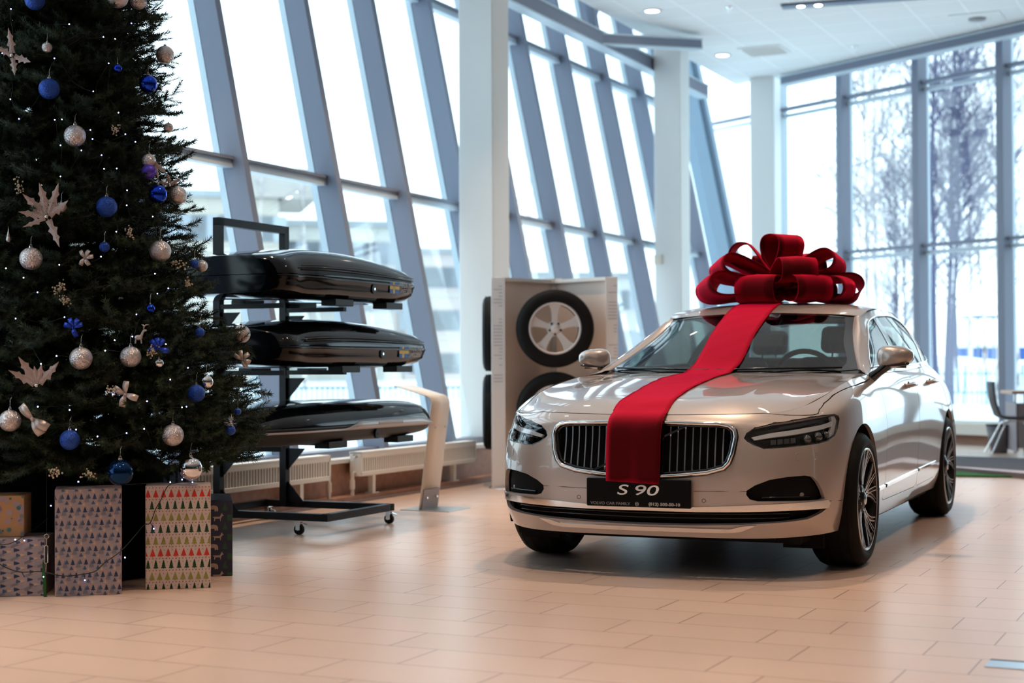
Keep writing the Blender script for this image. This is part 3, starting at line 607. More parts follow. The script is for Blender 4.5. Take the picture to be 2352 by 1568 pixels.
# hood = top surface + the shoulder strips above the fender seams
H1=patch_data(HOOD,[(0.0,-.80),(1.33,-.80),(1.33,.80),(0.0,.80)],(),step=.045,rim=.015)
H2=patch_data(WALL,inset(SEAM+[(1.4,1.0)],.0),(),step=.04,ref=(.2,1,1),rim=.012)
SE2=[(a,b+.006) if 0<i<len(SEAM)-1 else (a,b) for i,(a,b) in enumerate(SEAM)]
H2=patch_data(WALL,SE2+[(1.4,1.0)],(),step=.04,ref=(.2,1,1))
hd_=pmesh('hood',[H1,H2,flipd(H2)],m_paint,car)
RP=patch_data(ROOF,[(0,-.60),(1.58,-.60),(1.58,.60),(0,.60)],(),step=.06)
pmesh('roof',[RP],m_paint,car)
DK=patch_data(DECK,[(0,-.60),(.5,-.60),(.5,.60),(0,.60)],(),step=.06,rim=.02)
dk=pmesh('trunk_lid',[DK],m_paint,car)
# glasshouse sides
def sxz(P,tr=None): return SIDE.inv(P,(0,2),tr)
DLO=sxz([(-.80,1.020),(-1.10,1.024),(-1.5,1.030),(-1.95,1.038),(-2.35,1.048),(-2.75,1.060),(-3.02,1.072),(-3.14,1.10),(-3.12,1.15),(-3.0,1.215),(-2.85,1.272),(-2.65,1.322),(-2.35,1.350),(-1.95,1.352),(-1.72,1.338),(-1.55,1.305),(-1.36,1.235),(-1.15,1.153),(-.95,1.075)])
STT=SIDE.tt[-1]
S1=patch_data(SIDE,[(0.0,0),(STT,0),(STT,.4),(0.0,.4)],[DLO],step=.035,ref=(0,1,.3))
# A pillar skin and C pillar fillers
ap=[];bp=[]
for q in np.linspace(0,1,14):
    ap.append(WIND.P(q,.67));t=SIDE.inv([(-.70+(-1.52+.70)*q, ap[-1][2])],(0,2),(0,1.3))[0][0]
tA=np.linspace(0,float(GS_T[3]),14)
bp=[SIDE.P(t,.4) for t in tA]
zz=[p[2] for p in bp];ap=[WIND.P(np.interp(z,[1.012,1.115,1.228,1.334],[0,.33,.66,1.0]),.67) for z in zz]
AP=loft_data(ap,bp,4,.006,(.5,.5,.7))
cb=[BACK.P(q*.65,.60) for q in np.linspace(0,1,10)];tC=np.linspace(float(GS_T[7]),float(GS_T[9]),10);cd=[SIDE.P(t,.4) for t in tC]
CP=loft_data(cb,cd,2,0,(-.2,.6,.7))
xs=np.linspace(-3.55,-3.96,8);de=[DECK.P(*DECK.inv([(x,.5)],(0,1))[0]) for x in xs]
de=[DECK.P(float(q),.60) for q in np.linspace(0,.5,8)];wt=[WALL.P(*[(float(t),1.0)][0]) for t in np.linspace(4.66,5.42,8)]
DP=loft_data(de,wt,2,0,(0,.2,1))
xs=np.linspace(-.62,-3.6,40);wa=[WALL.P(float(t),1.0) for t in np.interp(-xs,[.35,.8,1.5,2.1,2.6,3.0,3.45,3.8],[1.9515,2.3515,3.0515,3.6516,4.1516,4.5516,5.0025,5.3807])];sb=[SIDE.P(float(t),0.) for t in np.linspace(0.0,STT,40)]
BP=loft_data(wa,sb,1,0,(0,.6,1))
pil=[S1,AP,CP,DP,BP]
pmesh('pillars',pil+[flipd(d) for d in pil],m_paint,car)
# glass
pt(WIND,'windscreen',[(0,-.67),(1,-.67),(1,.67),(0,.67)],car,m_cglass,step=.06,ref=(1,0,1))
fr=[]
def band(P): return patch_data(WIND,P,(),step=.04,ref=(1,0,1),off=.0015)
wb=[(0,-.67),(1,-.67),(1,.67),(0,.67)];wi=smoothpoly([(.05,-.60),(.5,-.62),(.93,-.62),(.955,-.57),(.955,0),(.955,.57),(.93,.62),(.5,.62),(.05,.60),(.03,.3),(.028,0),(.03,-.3)],5)
pmesh('black_glass_border',[patch_data(WIND,wb,[wi],step=.04,ref=(1,0,1),off=.0015)],m_gloss,car)
pt(BACK,'rear_window',[(0,-.585),(.65,-.585),(.65,.585),(0,.585)],car,m_cglass,step=.06,ref=(-1,0,1))
BPL=sxz([(-1.47,1.03),(-1.60,1.03),(-1.80,1.35),(-1.71,1.345)]);CPL=sxz([(-2.56,1.05),(-2.64,1.05),(-2.80,1.29),(-2.72,1.308)])
def xcut(P,a,b):
    """part of the window band between two slanted lines given in x at z=1.03 and z=1.35"""
    out=[]
    for t,v in P:
        q=SIDE.P(t,v);k=(q[2]-1.03)/.32;xa=a[0]+(a[1]-a[0])*k;xb=b[0]+(b[1]-b[0])*k
        out.append((q[0],q[2],xa,xb))
    return out
def winpoly(a,b):
    D=densify(DLO,.03);out=[]
    for t,v in D:
        q=SIDE.P(t,v);k=(q[2]-1.03)/.32
        if (a is None or q[0]<=a[0]+(a[1]-a[0])*k) and (b is None or q[0]>=b[0]+(b[1]-b[0])*k): out.append((float(t),float(v)))
    return out
for fl in (False,True):
    for nm,a,b in (('front_door_window',None,(-1.47,-1.72)),('rear_door_window',(-1.59,-1.80),(-2.55,-2.74)),('quarter_window',(-2.63,-2.80),None)):
        P=winpoly(a,b)
        # order is preserved from DLO but starts anywhere: sort by angle round the centroid
        c=np.mean(P,0);P.sort(key=lambda p:math.atan2((p[1]-c[1])*3,p[0]-c[0]))
        d=patch_data(SIDE,P,(),step=.06,ref=(0,1,.3),off=-.004,flip=fl);pmesh(nm,[d],m_cglass2,car)
    [pmesh('window_pillar_trim',[patch_data(SIDE,q_,(),step=.06,ref=(0,1,.3),off=-.001,flip=fl,rim=.02)],m_gloss,car) for q_ in (BPL,CPL)]
    m=MB();pts=[SIDE.P(float(a),float(b))+np.array([0,.003,0]) for a,b in densify(DLO,.04)]
    if fl: pts=[p*[1,-1,1] for p in pts]
    m.tube(pts,.0055,6,0,closed=True);m.build('window_chrome_trim',m_chrome,car)
# ---- doors
def wp(P,off=0.,fl=False,step=.05,rim=0.,ref=(.1,1,.2)): return patch_data(WALL,P,(),step=step,ref=ref,off=off,rim=rim,flip=fl)
def wtube(m,P,off,r,fl=False,n=6,closed=False,mi=0):
    P=np.array(P);q=WALL.P(P[:,0],P[:,1]);N=WALL.N(P[:,0],P[:,1]);s=np.sign((N*(q-np.array([-1.5,0,.6]))).sum(1));q=q+N*s[:,None]*off
    if fl:q=q*[1,-1,1]
    m.tube(q.tolist(),r,n,mi,closed=closed)
def sill_strip(par,x0,x1,fl,name='chrome_sill_strip'):
    rows=[[],[],[],[]]
    for x in np.linspace(x0,x1,12):
        zc=.362+.019*(-x-.4)
        for q,(dz,o) in enumerate(((.011,-.003),(.008,.008),(-.008,.008),(-.011,-.003))):
            t,v=WALL.inv([(x,zc+dz)],(0,2),(1.2,5))[0];p=WALL.P(t,v);rows[q].append((p[0],(p[1]+o)*(-1 if fl else 1),p[2]))
    m=MB();n=12;V=[p for r_ in rows for p in r_];m.add(V,[(q*n+i,q*n+i+1,(q+1)*n+i+1,(q+1)*n+i) for q in range(3) for i in range(n-1)],0,False);return m.build(name,m_chrome,par)
for fl in (False,True):
    y=-1 if fl else 1
    for nm,P,hx,cs in (('front_door',FD,(-1.34,-1.56),(-.66,-1.70)),('rear_door',RD,(-2.16,-2.38),(-1.75,-2.38))):
        d=pmesh(nm,[wp(inset(P,.0035),0,fl,rim=.012)],m_paint,car)
        m=MB();z=.917 if nm=='front_door' else .928
        a=Vector((hx[0],y*.912,z-.004));b=Vector((hx[1],y*.914,z+.004));mid=(a+b)/2
        m.ball(mid+Vector((0,y*.002,0)),.03,16,1,(1.9,.25,.8))
        m.tube(catmull([a,a+Vector((-.03,y*.030,.002)),mid+Vector((0,y*.038,.003)),b+Vector((.03,y*.030,0)),b],5),[.010]+[.0125]*19+[.010],10,0)
        m.build('door_handle',[m_paint,m_gloss],d)
        sill_strip(d,cs[0],cs[1],fl)
    sill_strip(car,-.43,-.61,fl,'fender_chrome_strip')
    # wheel arch liners
    for cx in (0,-2.941):
        m=MB();V=[];n=24
        pr=[(0.001,.56),(.395,.56),(.402,.86),(.396,.915)]
        m.lathe(pr,36,0,Matrix.Translation((cx,0,.345))@Matrix.Scale(y,4,(0,1,0)),axis='Y');o=m.build('wheel_arch_liner',m_black,car)
        # keep only what lies above the sill
        bm=bmesh.new();bm.from_mesh(o.data);bmesh.ops.bisect_plane(bm,geom=bm.verts[:]+bm.edges[:]+bm.faces[:],plane_co=(0,0,.20),plane_no=(0,0,-1),clear_outer=True);bm.to_mesh(o.data);bm.free()
    # fog pocket
    pm=pmesh('fog_light_pocket',[wp(FOG,-.03,fl,ref=(1,.5,.1))],m_black,car)
    m=MB();c=WALL.P(.80 if not fl else .80,.415);nrm=WALL.N(.80,.415);
    c=WALL.P(.80,.415)-np.array([.045,.02,0])
    if fl:c=c*[1,-1,1]
    m.ball(c,.020,16,0,(1,1,.8));m.build('fog_lamp',mat('fog_lens',(.35,.33,.33),.1,.6),pm)
    m=MB();wtube(m,[(a,b) for a,b in [(.60,.402),(.70,.404),(.86,.404)]],-.026,.004,fl);m.build('pocket_bar',m_gloss,pm)
    # headlight
    hl=empty('headlight');hl.parent=car
    pmesh('housing',[wp(HLP,-.035,fl,ref=(1,.6,.1))],m_gloss,hl)
    def wline(P,k=6): return [(p.x,p.y) for p in catmull([(a,b,0) for a,b in P],k)]
    m=MB();up=wline([(.545,.755),(.66,.790),(.80,.795),(.93,.790),(1.03,.80)]);dn=wline([(.560,.735),(.66,.752),(.80,.757),(.93,.758),(1.035,.765)])
    pmesh('led_band',[wp(up+dn[::-1],-.010,fl,step=.03,rim=.015,ref=(1,.6,.1))],mat('clear_led_guide',(.78,.78,.80),.2,.2,coat=1),hl)
    pmesh('led_band',[wp([(1.0,.70),(1.04,.715),(1.066,.79),(1.045,.835),(1.01,.842),(1.025,.78)],-.008,fl,step=.03,rim=.015,ref=(.6,1,.1))],_M['clear_led_guide'],hl)
    m=MB()
    for k,t in enumerate((.64,.675,.71,.745)):
        d=wp([(t,.700),(t+.027,.700),(t+.027,.732),(t,.735)],-.014,fl,step=.02,rim=.02,ref=(1,.6,.1));pmesh('led_cell',[d],mat('led_cell_lens',(.10,.10,.11),.08,.5,coat=1),hl)
    for t,v,r in ((.845,.715,.022),(.92,.718,.024),(.985,.722,.016)):
        c=WALL.P(t,v)-WALL.N(t,v)*(.02 if WALL.N(t,v)[0]>0 else -.02)
        if fl:c=c*[1,-1,1]
        m=MB();m.ball(c,r,18,0);m.build('projector_lens',mat('projector_glass',(.16,.15,.14),.04,.8,coat=1),hl)
    pmesh('reflector_panel',[wp([(.66,.82),(.80,.82),(.97,.815),(.94,.85),(.86,.868),(.70,.868)],-.022,fl,step=.03,ref=(1,.6,.1))],mat('smoked_reflector',(.06,.06,.07),.12,.8),hl)
    pmesh('clear_cover',[wp(inset(HLP,.004),-.0015,fl,ref=(1,.6,.1))],m_lens,hl)
    m=MB();wtube(m,inset(HLP,.001),-.003,.004,fl,closed=True);m.build('seal',m_gloss,hl)
    # parking sensor, washer lid, bumper seam
    m=MB();wtube(m,[(.322+.009*cos(a*pi/8),.388+.009*sin(a*pi/8)) for a in range(16)],.0,.0012,fl,closed=True);m.build('parking_sensor',m_gloss,car)
    m=MB();wtube(m,inset([(.77,.640),(.888,.637),(.893,.63),(.893,.603),(.885,.597),(.775,.593),(.765,.60),(.765,.633)],0),.0,.0010,fl,closed=True);m.build('washer_lid_seam',m_chr2,car)
    m=MB();wtube(m,[(.272,.434),(.40,.436),(.53,.437)],.0,.0014,fl);m.build('bumper_seam',m_black,car)
    m=MB();wtube(m,[(.957,.380),(1.0,.377),(1.12,.372),(1.27,.37)],.0,.0013,fl);m.build('bumper_seam',m_black,car)
    # rear lamp
    TL=WALL.inv([(-3.62,.92),(-3.72,.97),(-3.80,.985)],(0,2),(4.9,5.5));pmesh('rear_lamp',[patch_data(WALL,[(5.2,.70),(5.75,.70),(5.75,.96),(5.4,.96),(5.25,.93)],(),step=.05,ref=(-1,.6,.1),off=.004,rim=.02,flip=fl)],mat('red_lamp_lens',(.25,.01,.01),.1,coat=1),car)
m=MB()
def stube(S,P,r): 
    P=np.array(P);m.tube(S.P(P[:,0],P[:,1]).tolist(),r,6)
stube(WALL,[(t,.999) for t in np.linspace(-.6,.6,30)],.0017);m.build('hood_gap',m_black,car)
for s_ in (1,-1):
    m=MB();stube(WALL,[(s_*a,b) for a,b in SEAM],.0017);m.build('hood_gap',m_black,car)
# ---- grille
gr=empty('grille');gr.parent=car
pmesh('mesh_backing',[patch_data(WALL,GRF,(),step=.04,ref=(1,0,.1),off=-.055)],m_black,gr)
gy=np.array([p[1] for p in GRP]);gt=np.array([p[0] for p in GRP])
topv=lambda t:np.interp(abs(t),[0,.10,.385,.435,.462,.468],[.888,.887,.872,.853,.81,.757]);botv=lambda t:np.interp(abs(t),[0,.102,.22,.338,.417,.442,.458,.468],[.505,.507,.517,.533,.56,.593,.653,.757])
for k in range(25):
    t=(k-12)*.0374
    a,b=float(botv(t))+.008,float(topv(t))-.008
    if b-a<.08: continue
    v=np.linspace(a,b,14);P=WALL.P(np.full(14,t),v);N=WALL.N(np.full(14,t),v);N=N*np.sign(N[:,:1]);con=np.array([-.014-.010*sin(pi*(q-a)/(b-a)) for q in v])
    m=MB();V=[];w=.0064
    for p,n_,c in zip(P,N,con):
        f=p+n_*c
        for dy,dx in ((-w*.5,0),(w*.5,0),(w,-.02),(-w,-.02)): V.append((f[0]+dx,f[1]+dy,f[2]))
    F=[(i*4+q,i*4+(q+1)%4,(i+1)*4+(q+1)%4,(i+1)*4+q) for i in range(13) for q in range(4)];m.add(V,F,0,False);m.build('grille_slat',m_chr2,gr)
m=MB();wtube(m,densify(GRF,.03),.004,.0105,n=8,closed=True);m.build('chrome_surround',m_chrome,gr)
m=MB();wtube(m,densify(inset(GRF,-.012),.03),.0,.0045,n=6,closed=True);wtube(m,densify(inset(GRF,.014),.03),-.012,.008,n=6,closed=True);m.build('surround_seal',m_gloss,gr)
m=MB();P=[WALL.P(t,v)+np.array([-.004,0,0]) for t,v in ((-.245,.53),(.245,.868))];m.bar(P[0],P[1],.010,.022,up=(1,0,0));m.build('diagonal_bar',m_chrome,gr)
# ---- lower intake, chrome blade and lip
lo=pmesh('lower_intake',[patch_data(WALL,INF,(),step=.05,ref=(1,0,.1),off=-.05)],m_black,car)
for v in (.288,.312):
    m=MB();wtube(m,[(t,v+.012*abs(t)) for t in np.linspace(-.75,.75,31)],-.03,.004);m.build('intake_slat',m_gloss,lo)
CHP=[(0,.355),(.283,.357),(.495,.368),(.715,.378),(.88,.383),(.975,.385),(1.0,.368),(.985,.346),(.86,.347),(.715,.344),(.495,.338),(.283,.334),(0,.334)];CHF=CHP+[(-a,b) for a,b in CHP[-2:0:-1]]
pmesh('chrome_bumper_blade',[patch_data(WALL,CHF,(),step=.04,ref=(1,0,.1),off=.006,rim=.012)],mat('bumper_chrome',(.80,.78,.77),.12,1.),car)
LIP=[(0,.252),(.44,.252),(.50,.268),(.57,.272),(.49,.240),(.43,.232),(0,.230)];LIF=LIP+[(-a,b) for a,b in LIP[-2:0:-1]]
pmesh('silver_lip_trim',[patch_data(WALL,LIF,(),step=.04,ref=(1,0,.1),off=.007,rim=.012)],mat('bright_lip',(.85,.80,.77),.2,.9),car)
# ---- display plate
pl=empty('display_plate',(.906,0,.419));pl.parent=car
m=MB();m.box(-.012,.010,-.267,.267,-.069,.069);m.build('plate_holder',mat('plate_black',(.003,.003,.0035),.3,spec=.15),pl,bevel=.006,seg=3)
def tm(x,y,z,sx=1,sy=1): return Matrix(((0,0,1,x),(sx,0,0,y),(0,sy,0,z),(0,0,0,1)))
m_pw=mat('plate_white_print',(.80,.76,.74),.5);m_pg=mat('plate_grey_print',(.16,.15,.15),.5);m_pg2=mat('plate_light_grey_print',(.35,.33,.32),.5)
text('plate_text','S',.070,m_pw,pl,tm(.0105,-.083,.012,1.8,1.0),shear=.18,offset=.0003)
text('plate_text','90',.070,m_pw,pl,tm(.0105,.038,.012,1.85,1.0),shear=.18,offset=.0003)
text('plate_text','VOLVO CAR FAMILY',.0185,m_pg,pl,tm(.0105,-.142,-.054,1.22,1.0),offset=.0006)
text('plate_text','(812) 500-50-10',.0195,m_pg2,pl,tm(.0105,.135,-.052,1.25,1.0),offset=.0008)
m=MB();m.tube([(.0115,.0-.004+.009*cos(a*pi/10),-.053+.009*sin(a*pi/10)) for a in range(20)],.0011,6,closed=True);m.box(.0105,.012,-.013,.005,-.0555,-.0505);m.build('ring_mark',m_pg2,pl)
# ---- underbody
m=MB();m.box(-3.9,.70,-.62,.62,.19,.24);m.box(-2.45,-.48,-.85,.85,.19,.25);m.box(-3.95,-3.40,-.78,.78,.24,.30);m.box(.30,.66,-.74,.74,.175,.30);m.box(-2.5,.5,-.5,.5,.24,.40);m.build('underbody',m_black,car)
m=MB();m.box(-.45,.55,-.55,.55,.40,.80);m.box(-.56,-.44,-.75,.75,.25,.93);m.build('engine_bulkhead',m_black,car)
cowA=[HOOD.P(1.33,float(a))-np.array([0,0,.012]) for a in np.linspace(-.8,.8,30)];cowB=[WIND.P(.012,float(a))-np.array([0,0,.002]) for a in np.linspace(-.67,.67,30)]
cw_=pmesh('cowl_panel',[loft_data(cowA,cowB,1)],m_gloss,car)
for y0,y1,ya,yb in ((.60,-.02,.55,.05),(-.05,-.62,-.02,-.5)):
    m=MB();m.tube([tuple(WIND.P(.015,y0)+np.array([.01,0,.014])),tuple(WIND.P(.03,(y0+y1)/2)+np.array([0,0,.016])),tuple(WIND.P(.02,y1)+np.array([0,0,.014]))],.006,6);m.build('wiper',m_gloss,car)
# ---- cabin
cab=empty('cabin',(0,0,0));cab.parent=car
m=MB();m.box(-3.45,-.55,-.82,.82,.25,.32);m.box(-3.3,-.60,.80,.83,.3,.93);m.box(-3.3,-.60,-.83,-.80,.3,.93);m.box(-3.60,-3.0,-.70,.70,.30,1.02);m.build('cabin_tub',m_int,cab)
m=MB();n=16
for k in range(n): pass
prof=[(-.62,.80),(-.62,.965),(-.78,.985),(-.95,.965),(-1.06,.93),(-1.12,.86),(-1.12,.70),(-.9,.55)]
V=[(x,y,z) for y in (-.76,.76) for x,z in prof];q=len(prof);m.add(V,[tuple(range(q)),tuple(range(2*q-1,q-1,-1))]+[(i,(i+1)%q,q+(i+1)%q,q+i) for i in range(q)]);m.build('dashboard',m_dash,cab,bevel=.02)
def seat(x,y,w,name='seat'):
    s=empty(name,(x,y,0));s.parent=cab
    m=MB();m.box(-.25,.28,-w/2,w/2,.36,.55);m.build('cushion',m_int,s,bevel=.06,seg=4)
    M=Matrix.Translation((-.24,0,.50))@Matrix.Rotation(rad(-20),4,'Y');m=MB();m.box(-.07,.07,-w/2,w/2,0,.62,M=M);m.build('backrest',m_int,s,bevel=.05,seg=4)
    for yy in ([0] if w<.8 else [-.38,.38]):
        m=MB();m.box(-.05,.05,yy-.13,yy+.13,.66,.84,M=M);m.build('headrest',m_int,s,bevel=.045,seg=4)
        m=MB();m.cyl(M@Vector((0,yy-.05,.6)),M@Vector((0,yy-.05,.7)),.006,8);m.cyl(M@Vector((0,yy+.05,.6)),M@Vector((0,yy+.05,.7)),.006,8);m.build('headrest_post',m_chrome,s)
seat(-1.62,.37,.52);seat(-1.62,-.37,.52);seat(-2.72,0,1.25,'rear_bench')
sw=empty('steering_wheel',(-1.12,.37,.95));sw.parent=cab;sw.rotation_euler=(0,rad(-68),0)
m=MB();m.tube([(.185*cos(a*pi/16),.185*sin(a*pi/16),0) for a in range(32)],.016,10,closed=True);m.build('rim',m_int,sw)
m=MB();m.ball((0,0,-.01),.07,16,0,(1,1,.5));m.bar((0,-.17,0),(0,.17,0),.03,.02);m.bar((0,0,0),(-.17,0,0),.03,.02);m.build('hub',m_int,sw)
m=MB();m.box(-.015,.015,-.12,.12,-.035,.035);rm=m.build('rear_view_mirror',m_gloss,cab,bevel=.012);rm.location=(-1.24,0,1.265)
m=MB();m.box(-.05,.05,-.11,.11,-.02,.025);o=m.build('sensor_pod',m_gloss,cab,bevel=.01);o.location=(-1.335,.05,1.318);o.rotation_euler=(0,rad(23),0)
hlin=patch_data(ROOF,[(0.02,-.57),(1.56,-.57),(1.56,.57),(0.02,.57)],(),step=.08,off=-.03);pmesh('headlining',[hlin],mat('grey_headlining',(.16,.15,.15),.9),cab)
# ---- mirrors
for y in (1,-1):
    r=empty('door_mirror',(-.67,.965,1.083) if y>0 else (-.88,-.89,1.083));r.parent=car;r.rotation_euler=(0,0,rad(-6) if y>0 else rad(24))
    V=[];N=20;mm=MB()
    prof=[(.078,0,0),(.074,.45,.5),(.062,.72,.76),(.035,.93,.94),(-.005,1,1),(-.045,1,1),(-.055,.97,.95),(-.056,.9,.88)]
    for x,a,b in prof:
        for k in range(N):
            th=2*pi*k/N;cy,sz=cos(th),sin(th);e=.75;yy=math.copysign(abs(cy)**e,cy)*.098*max(a,.02);z=math.copysign(abs(sz)**e,sz)*.062*max(b,.02)
            z*=1-.22*(y*yy/.098) ; V.append((x,yy,z+.004*(y*yy)/.098))
    F=[(i*N+k,i*N+(k+1)%N,(i+1)*N+(k+1)%N,(i+1)*N+k) for i in range(len(prof)-1) for k in range(N)];mm.add(V,F,0,True);mm.add(V[:N],[tuple(range(N))],0);mm.build('cap',m_paint,r)
    mm=MB();mm.add([(p[0]+.004,p[1]*.94,p[2]*.94) for p in V[-N:]],[tuple(range(N))]);mm.build('mirror_glass',m_chrome,r)
    mm=MB();mm.tube(catmull([(.055,-y*.04,-.046),(.058,y*.05,-.044),(.03,y*.085,-.038)],6),.008,8);mm.tube(catmull([(.02,-y*.075,-.048),(-.02,y*.06,-.052)],3),.012,8);mm.build('lower_trim',m_gloss,r)
    mm=MB();mm.tube([(.03,-y*.03,-.045),(.045,-y*.075,-.085),(.05,-y*.115,-.115)],[.030,.024,.030],12);mm.build('arm',m_gloss,r)
# ---- wheels
def wheel(name,parent,loc,rz=0,R=.345,rr=.262,W=.245,five=False):
    w=empty(name,loc,rz)
    if parent:w.parent=parent
    h=W/2;pr=[(rr-.012,h-.012),(rr+.003,h-.004),(rr+.02,h+.002),(rr+.045 if R-rr>.07 else rr+.03,h+.004),(R-.028,h-.004),(R-.010,h-.020),(R-.003,h-.035),(R,h-.05)]
    pr2=pr+[(R,0)]+[(r_,-y_) for r_,y_ in pr[::-1]];m=MB();m.lathe(pr2,64,0,axis='Y')
    for y0 in (-.075,-.03,.03,.075): m.lathe([(R+.0005,y0-.004),(R+.0005,y0+.004)],64,1,axis='Y')
    for k in range(70):
        a=2*pi*k/70
        for s in (-1,1):
            m.bar((cos(a)*(R-.0045),s*(h-.045),sin(a)*(R-.0045)),(cos(a+.03)*(R-.013),s*(h-.018),sin(a+.03)*(R-.013)),.010,.004,0,up=(cos(a),0,sin(a)))
    m.build('tyre',[m_rub,m_black],w)
    m=MB();m.lathe([(rr+.004,h-.006),(rr-.002,h+.001),(rr-.010,h-.004),(rr-.016,h-.02),(rr-.02,-h+.01),(rr,-h+.003)],64,0,axis='Y')
    m.build('rim_barrel',mat('shaded_barrel_alloy',(.22,.19,.18),.5,.3) if five else [m_alub],w)  # display wheel barrel coloured darker to paint the shade between its spokes
    if not five:
        m=MB();m.lathe([(rr+.003,h-.004),(rr-.001,h+.002),(rr-.007,h-.001)],64,0,axis='Y');m.build('rim_lip',m_alu,w)
        ro=rr-.008
        for k in range(5):
            sp=MB()
            for s in (-1,1):
                for (a0,a1,q0,rs) in ((.10,.16,.05,.075),(.16,.44,.16,.10)):
                    th0=2*pi*k/5+pi/2+s*a0;th1=2*pi*k/5+pi/2+s*a1
                    def pol(r,a,y): return Vector((r*cos(a),y,r*sin(a)))
                    pts=[];
                    for u in np.linspace(0,1,7):
                        r_=rs+(ro-rs)*u;a_=th0+(th1-th0)*(u**1.3);yd=h-.028+.022*u**1.5;pts.append(pol(r_,a_,yd))
                    for i in range(6):
                        sp.bar(pts[i]-Vector((0,.016,0)),pts[i+1]-Vector((0,.016,0)),.026 if a1>.3 else .022,.026,0,up=(0,1,0))
                        for e in (-1,1):
                            d=(pts[i+1]-pts[i]).normalized();sd=d.cross(Vector((0,1,0)))*.0095*e
                            sp.bar(pts[i]+sd,pts[i+1]+sd,.0055,.006,1,up=(0,1,0))
            sp.build('spoke',[m_alub,m_alu],w)
        m=MB();m.lathe([(.0001,h-.012),(.03,h-.013),(.036,h-.018),(.075,h-.03),(.082,h-.05),(.082,0)],32,0,axis='Y');
        m.build('hub',m_alub,w);m=MB();m.lathe([(.0001,h-.008),(.027,h-.009),(.031,h-.014)],24,0,axis='Y')
        m.build('centre_cap',m_alu,w)
        m=MB();m.lathe([(.06,-.01),(.17,-.01),(.17,-.035),(.06,-.035)],40,0,axis='Y');m.build('brake_disc',mat('brake_steel',(.12,.12,.12),.4,1),w)
        m=MB()
        for k in range(5): a=2*pi*k/5+pi/2+.6;m.cyl((.056*cos(a),h-.06,.056*sin(a)),(.056*cos(a),h-.02,.056*sin(a)),.008,8)
        m.build('lug_bolts',m_alu,w)
    else:
        ro=rr-.01
        for k in range(5):
            sp=MB()
            a=2*pi*k/5+pi/2;c=Vector((cos(a),0,sin(a)));t=Vector((-sin(a),0,cos(a)))
            P=[(.045,.026),(.09,.025),(.16,.034),(ro,.060)]
            V=[];
            for r_,wd in P:
                for s,dy in ((-1,0),(1,0),(1,-.03),(-1,-.03)): V.append(c*r_+t*wd*s*(1 if dy==0 else .8)+Vector((0,h-.03+dy+.012*(r_/ro)**2,0)))
            F=[(i*4+q,i*4+(q+1)%4,(i+1)*4+(q+1)%4,(i+1)*4+q) for i in range(3) for q in range(4)]+[(0,1,2,3)];sp.add(V,F,0)
            sp.build('spoke',m_alu5,w,bevel=.004,seg=2)
        m=MB();m.lathe([(rr-.001,h-.006),(rr-.002,h+.002),(rr-.016,h-.004),(rr-.018,h-.014)],64,0,axis='Y');m.build('rim_lip',m_alu5,w)
        m=MB();m.lathe([(.0001,h-.022),(.026,h-.024),(.032,h-.03),(.062,h-.032),(.068,h-.05),(.07,0)],32,0,axis='Y');m.build('hub',m_alu5,w)
        m=MB()
        for k in range(5): a=2*pi*k/5+pi/2+pi/5;m.cyl((.05*cos(a),h-.05,.05*sin(a)),(.05*cos(a),h-.026,.05*sin(a)),.010,10)
        m.build('bolt_holes',m_black,w)
    return w
m_alu5=mat('silver_painted_alloy',(.74,.70,.68),.35,.2,coat=.5)
wheel('wheel',car,(0,.815,.345),rad(0));wheel('wheel',car,(-2.941,.815,.345),0)
wheel('wheel',car,(0,-.815,.345),pi);wheel('wheel',car,(-2.941,-.815,.345),pi)
for y in (1,-1):
    for x in (.42,-2.50):
        m=MB();m.box(x-.02,x+.02,y*.70-.10,y*.70+.10,.13,.25);m.build('mud_deflector',m_black,car)
# ================= BOW AND RIBBON
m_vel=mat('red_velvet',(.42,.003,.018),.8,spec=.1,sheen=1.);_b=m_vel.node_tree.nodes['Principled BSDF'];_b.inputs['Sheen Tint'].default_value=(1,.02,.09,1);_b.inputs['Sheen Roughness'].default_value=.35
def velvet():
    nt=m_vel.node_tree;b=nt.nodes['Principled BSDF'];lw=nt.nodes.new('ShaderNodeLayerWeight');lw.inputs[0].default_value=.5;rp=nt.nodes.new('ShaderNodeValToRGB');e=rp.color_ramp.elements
    e[0].position=.08;e[0].color=(.07,.0004,.002,1);e[1].position=.80;e[1].color=(.66,.004,.035,1);nt.links.new(lw.outputs['Facing'],rp.inputs[0]);nt.links.new(rp.outputs[0],b.inputs['Base Color'])  # velvet sheen put into the base colour: dark face-on, bright at grazing view
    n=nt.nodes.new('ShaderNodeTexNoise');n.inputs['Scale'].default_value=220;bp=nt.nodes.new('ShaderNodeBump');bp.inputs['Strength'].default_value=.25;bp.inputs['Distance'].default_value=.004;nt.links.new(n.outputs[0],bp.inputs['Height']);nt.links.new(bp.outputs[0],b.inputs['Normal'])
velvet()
bow=empty('gift_bow',CARO,CARROT,'giant red velvet bow on the car roof, its ribbon running down over hood and grille','gift bow')
lx_=[-1.95,-1.41,-1.04,-.76,-.56,-.40,-.20,.157,.388,.622,.75,.81];ly_=[-.215,-.20,-.19,-.172,-.172,-.205,-.235,-.205,-.187,-.177,-.178,-.170]
rx_=[-1.95,-1.41,-.96,-.69,-.55,-.40,-.28,.08,.34,.55,.72,.81];ry_=[.07,.086,.09,.105,.10,.075,.055,.069,.078,.095,.112,.115]
def topz(x,y):
    if x<-1.40: S=ROOF
    elif x<-.53: S=WIND
    else: S=HOOD
    t,v=S.inv([(x,y)],(0,1))[0];return float(S.P(t,v)[2])
rows=[];K=11
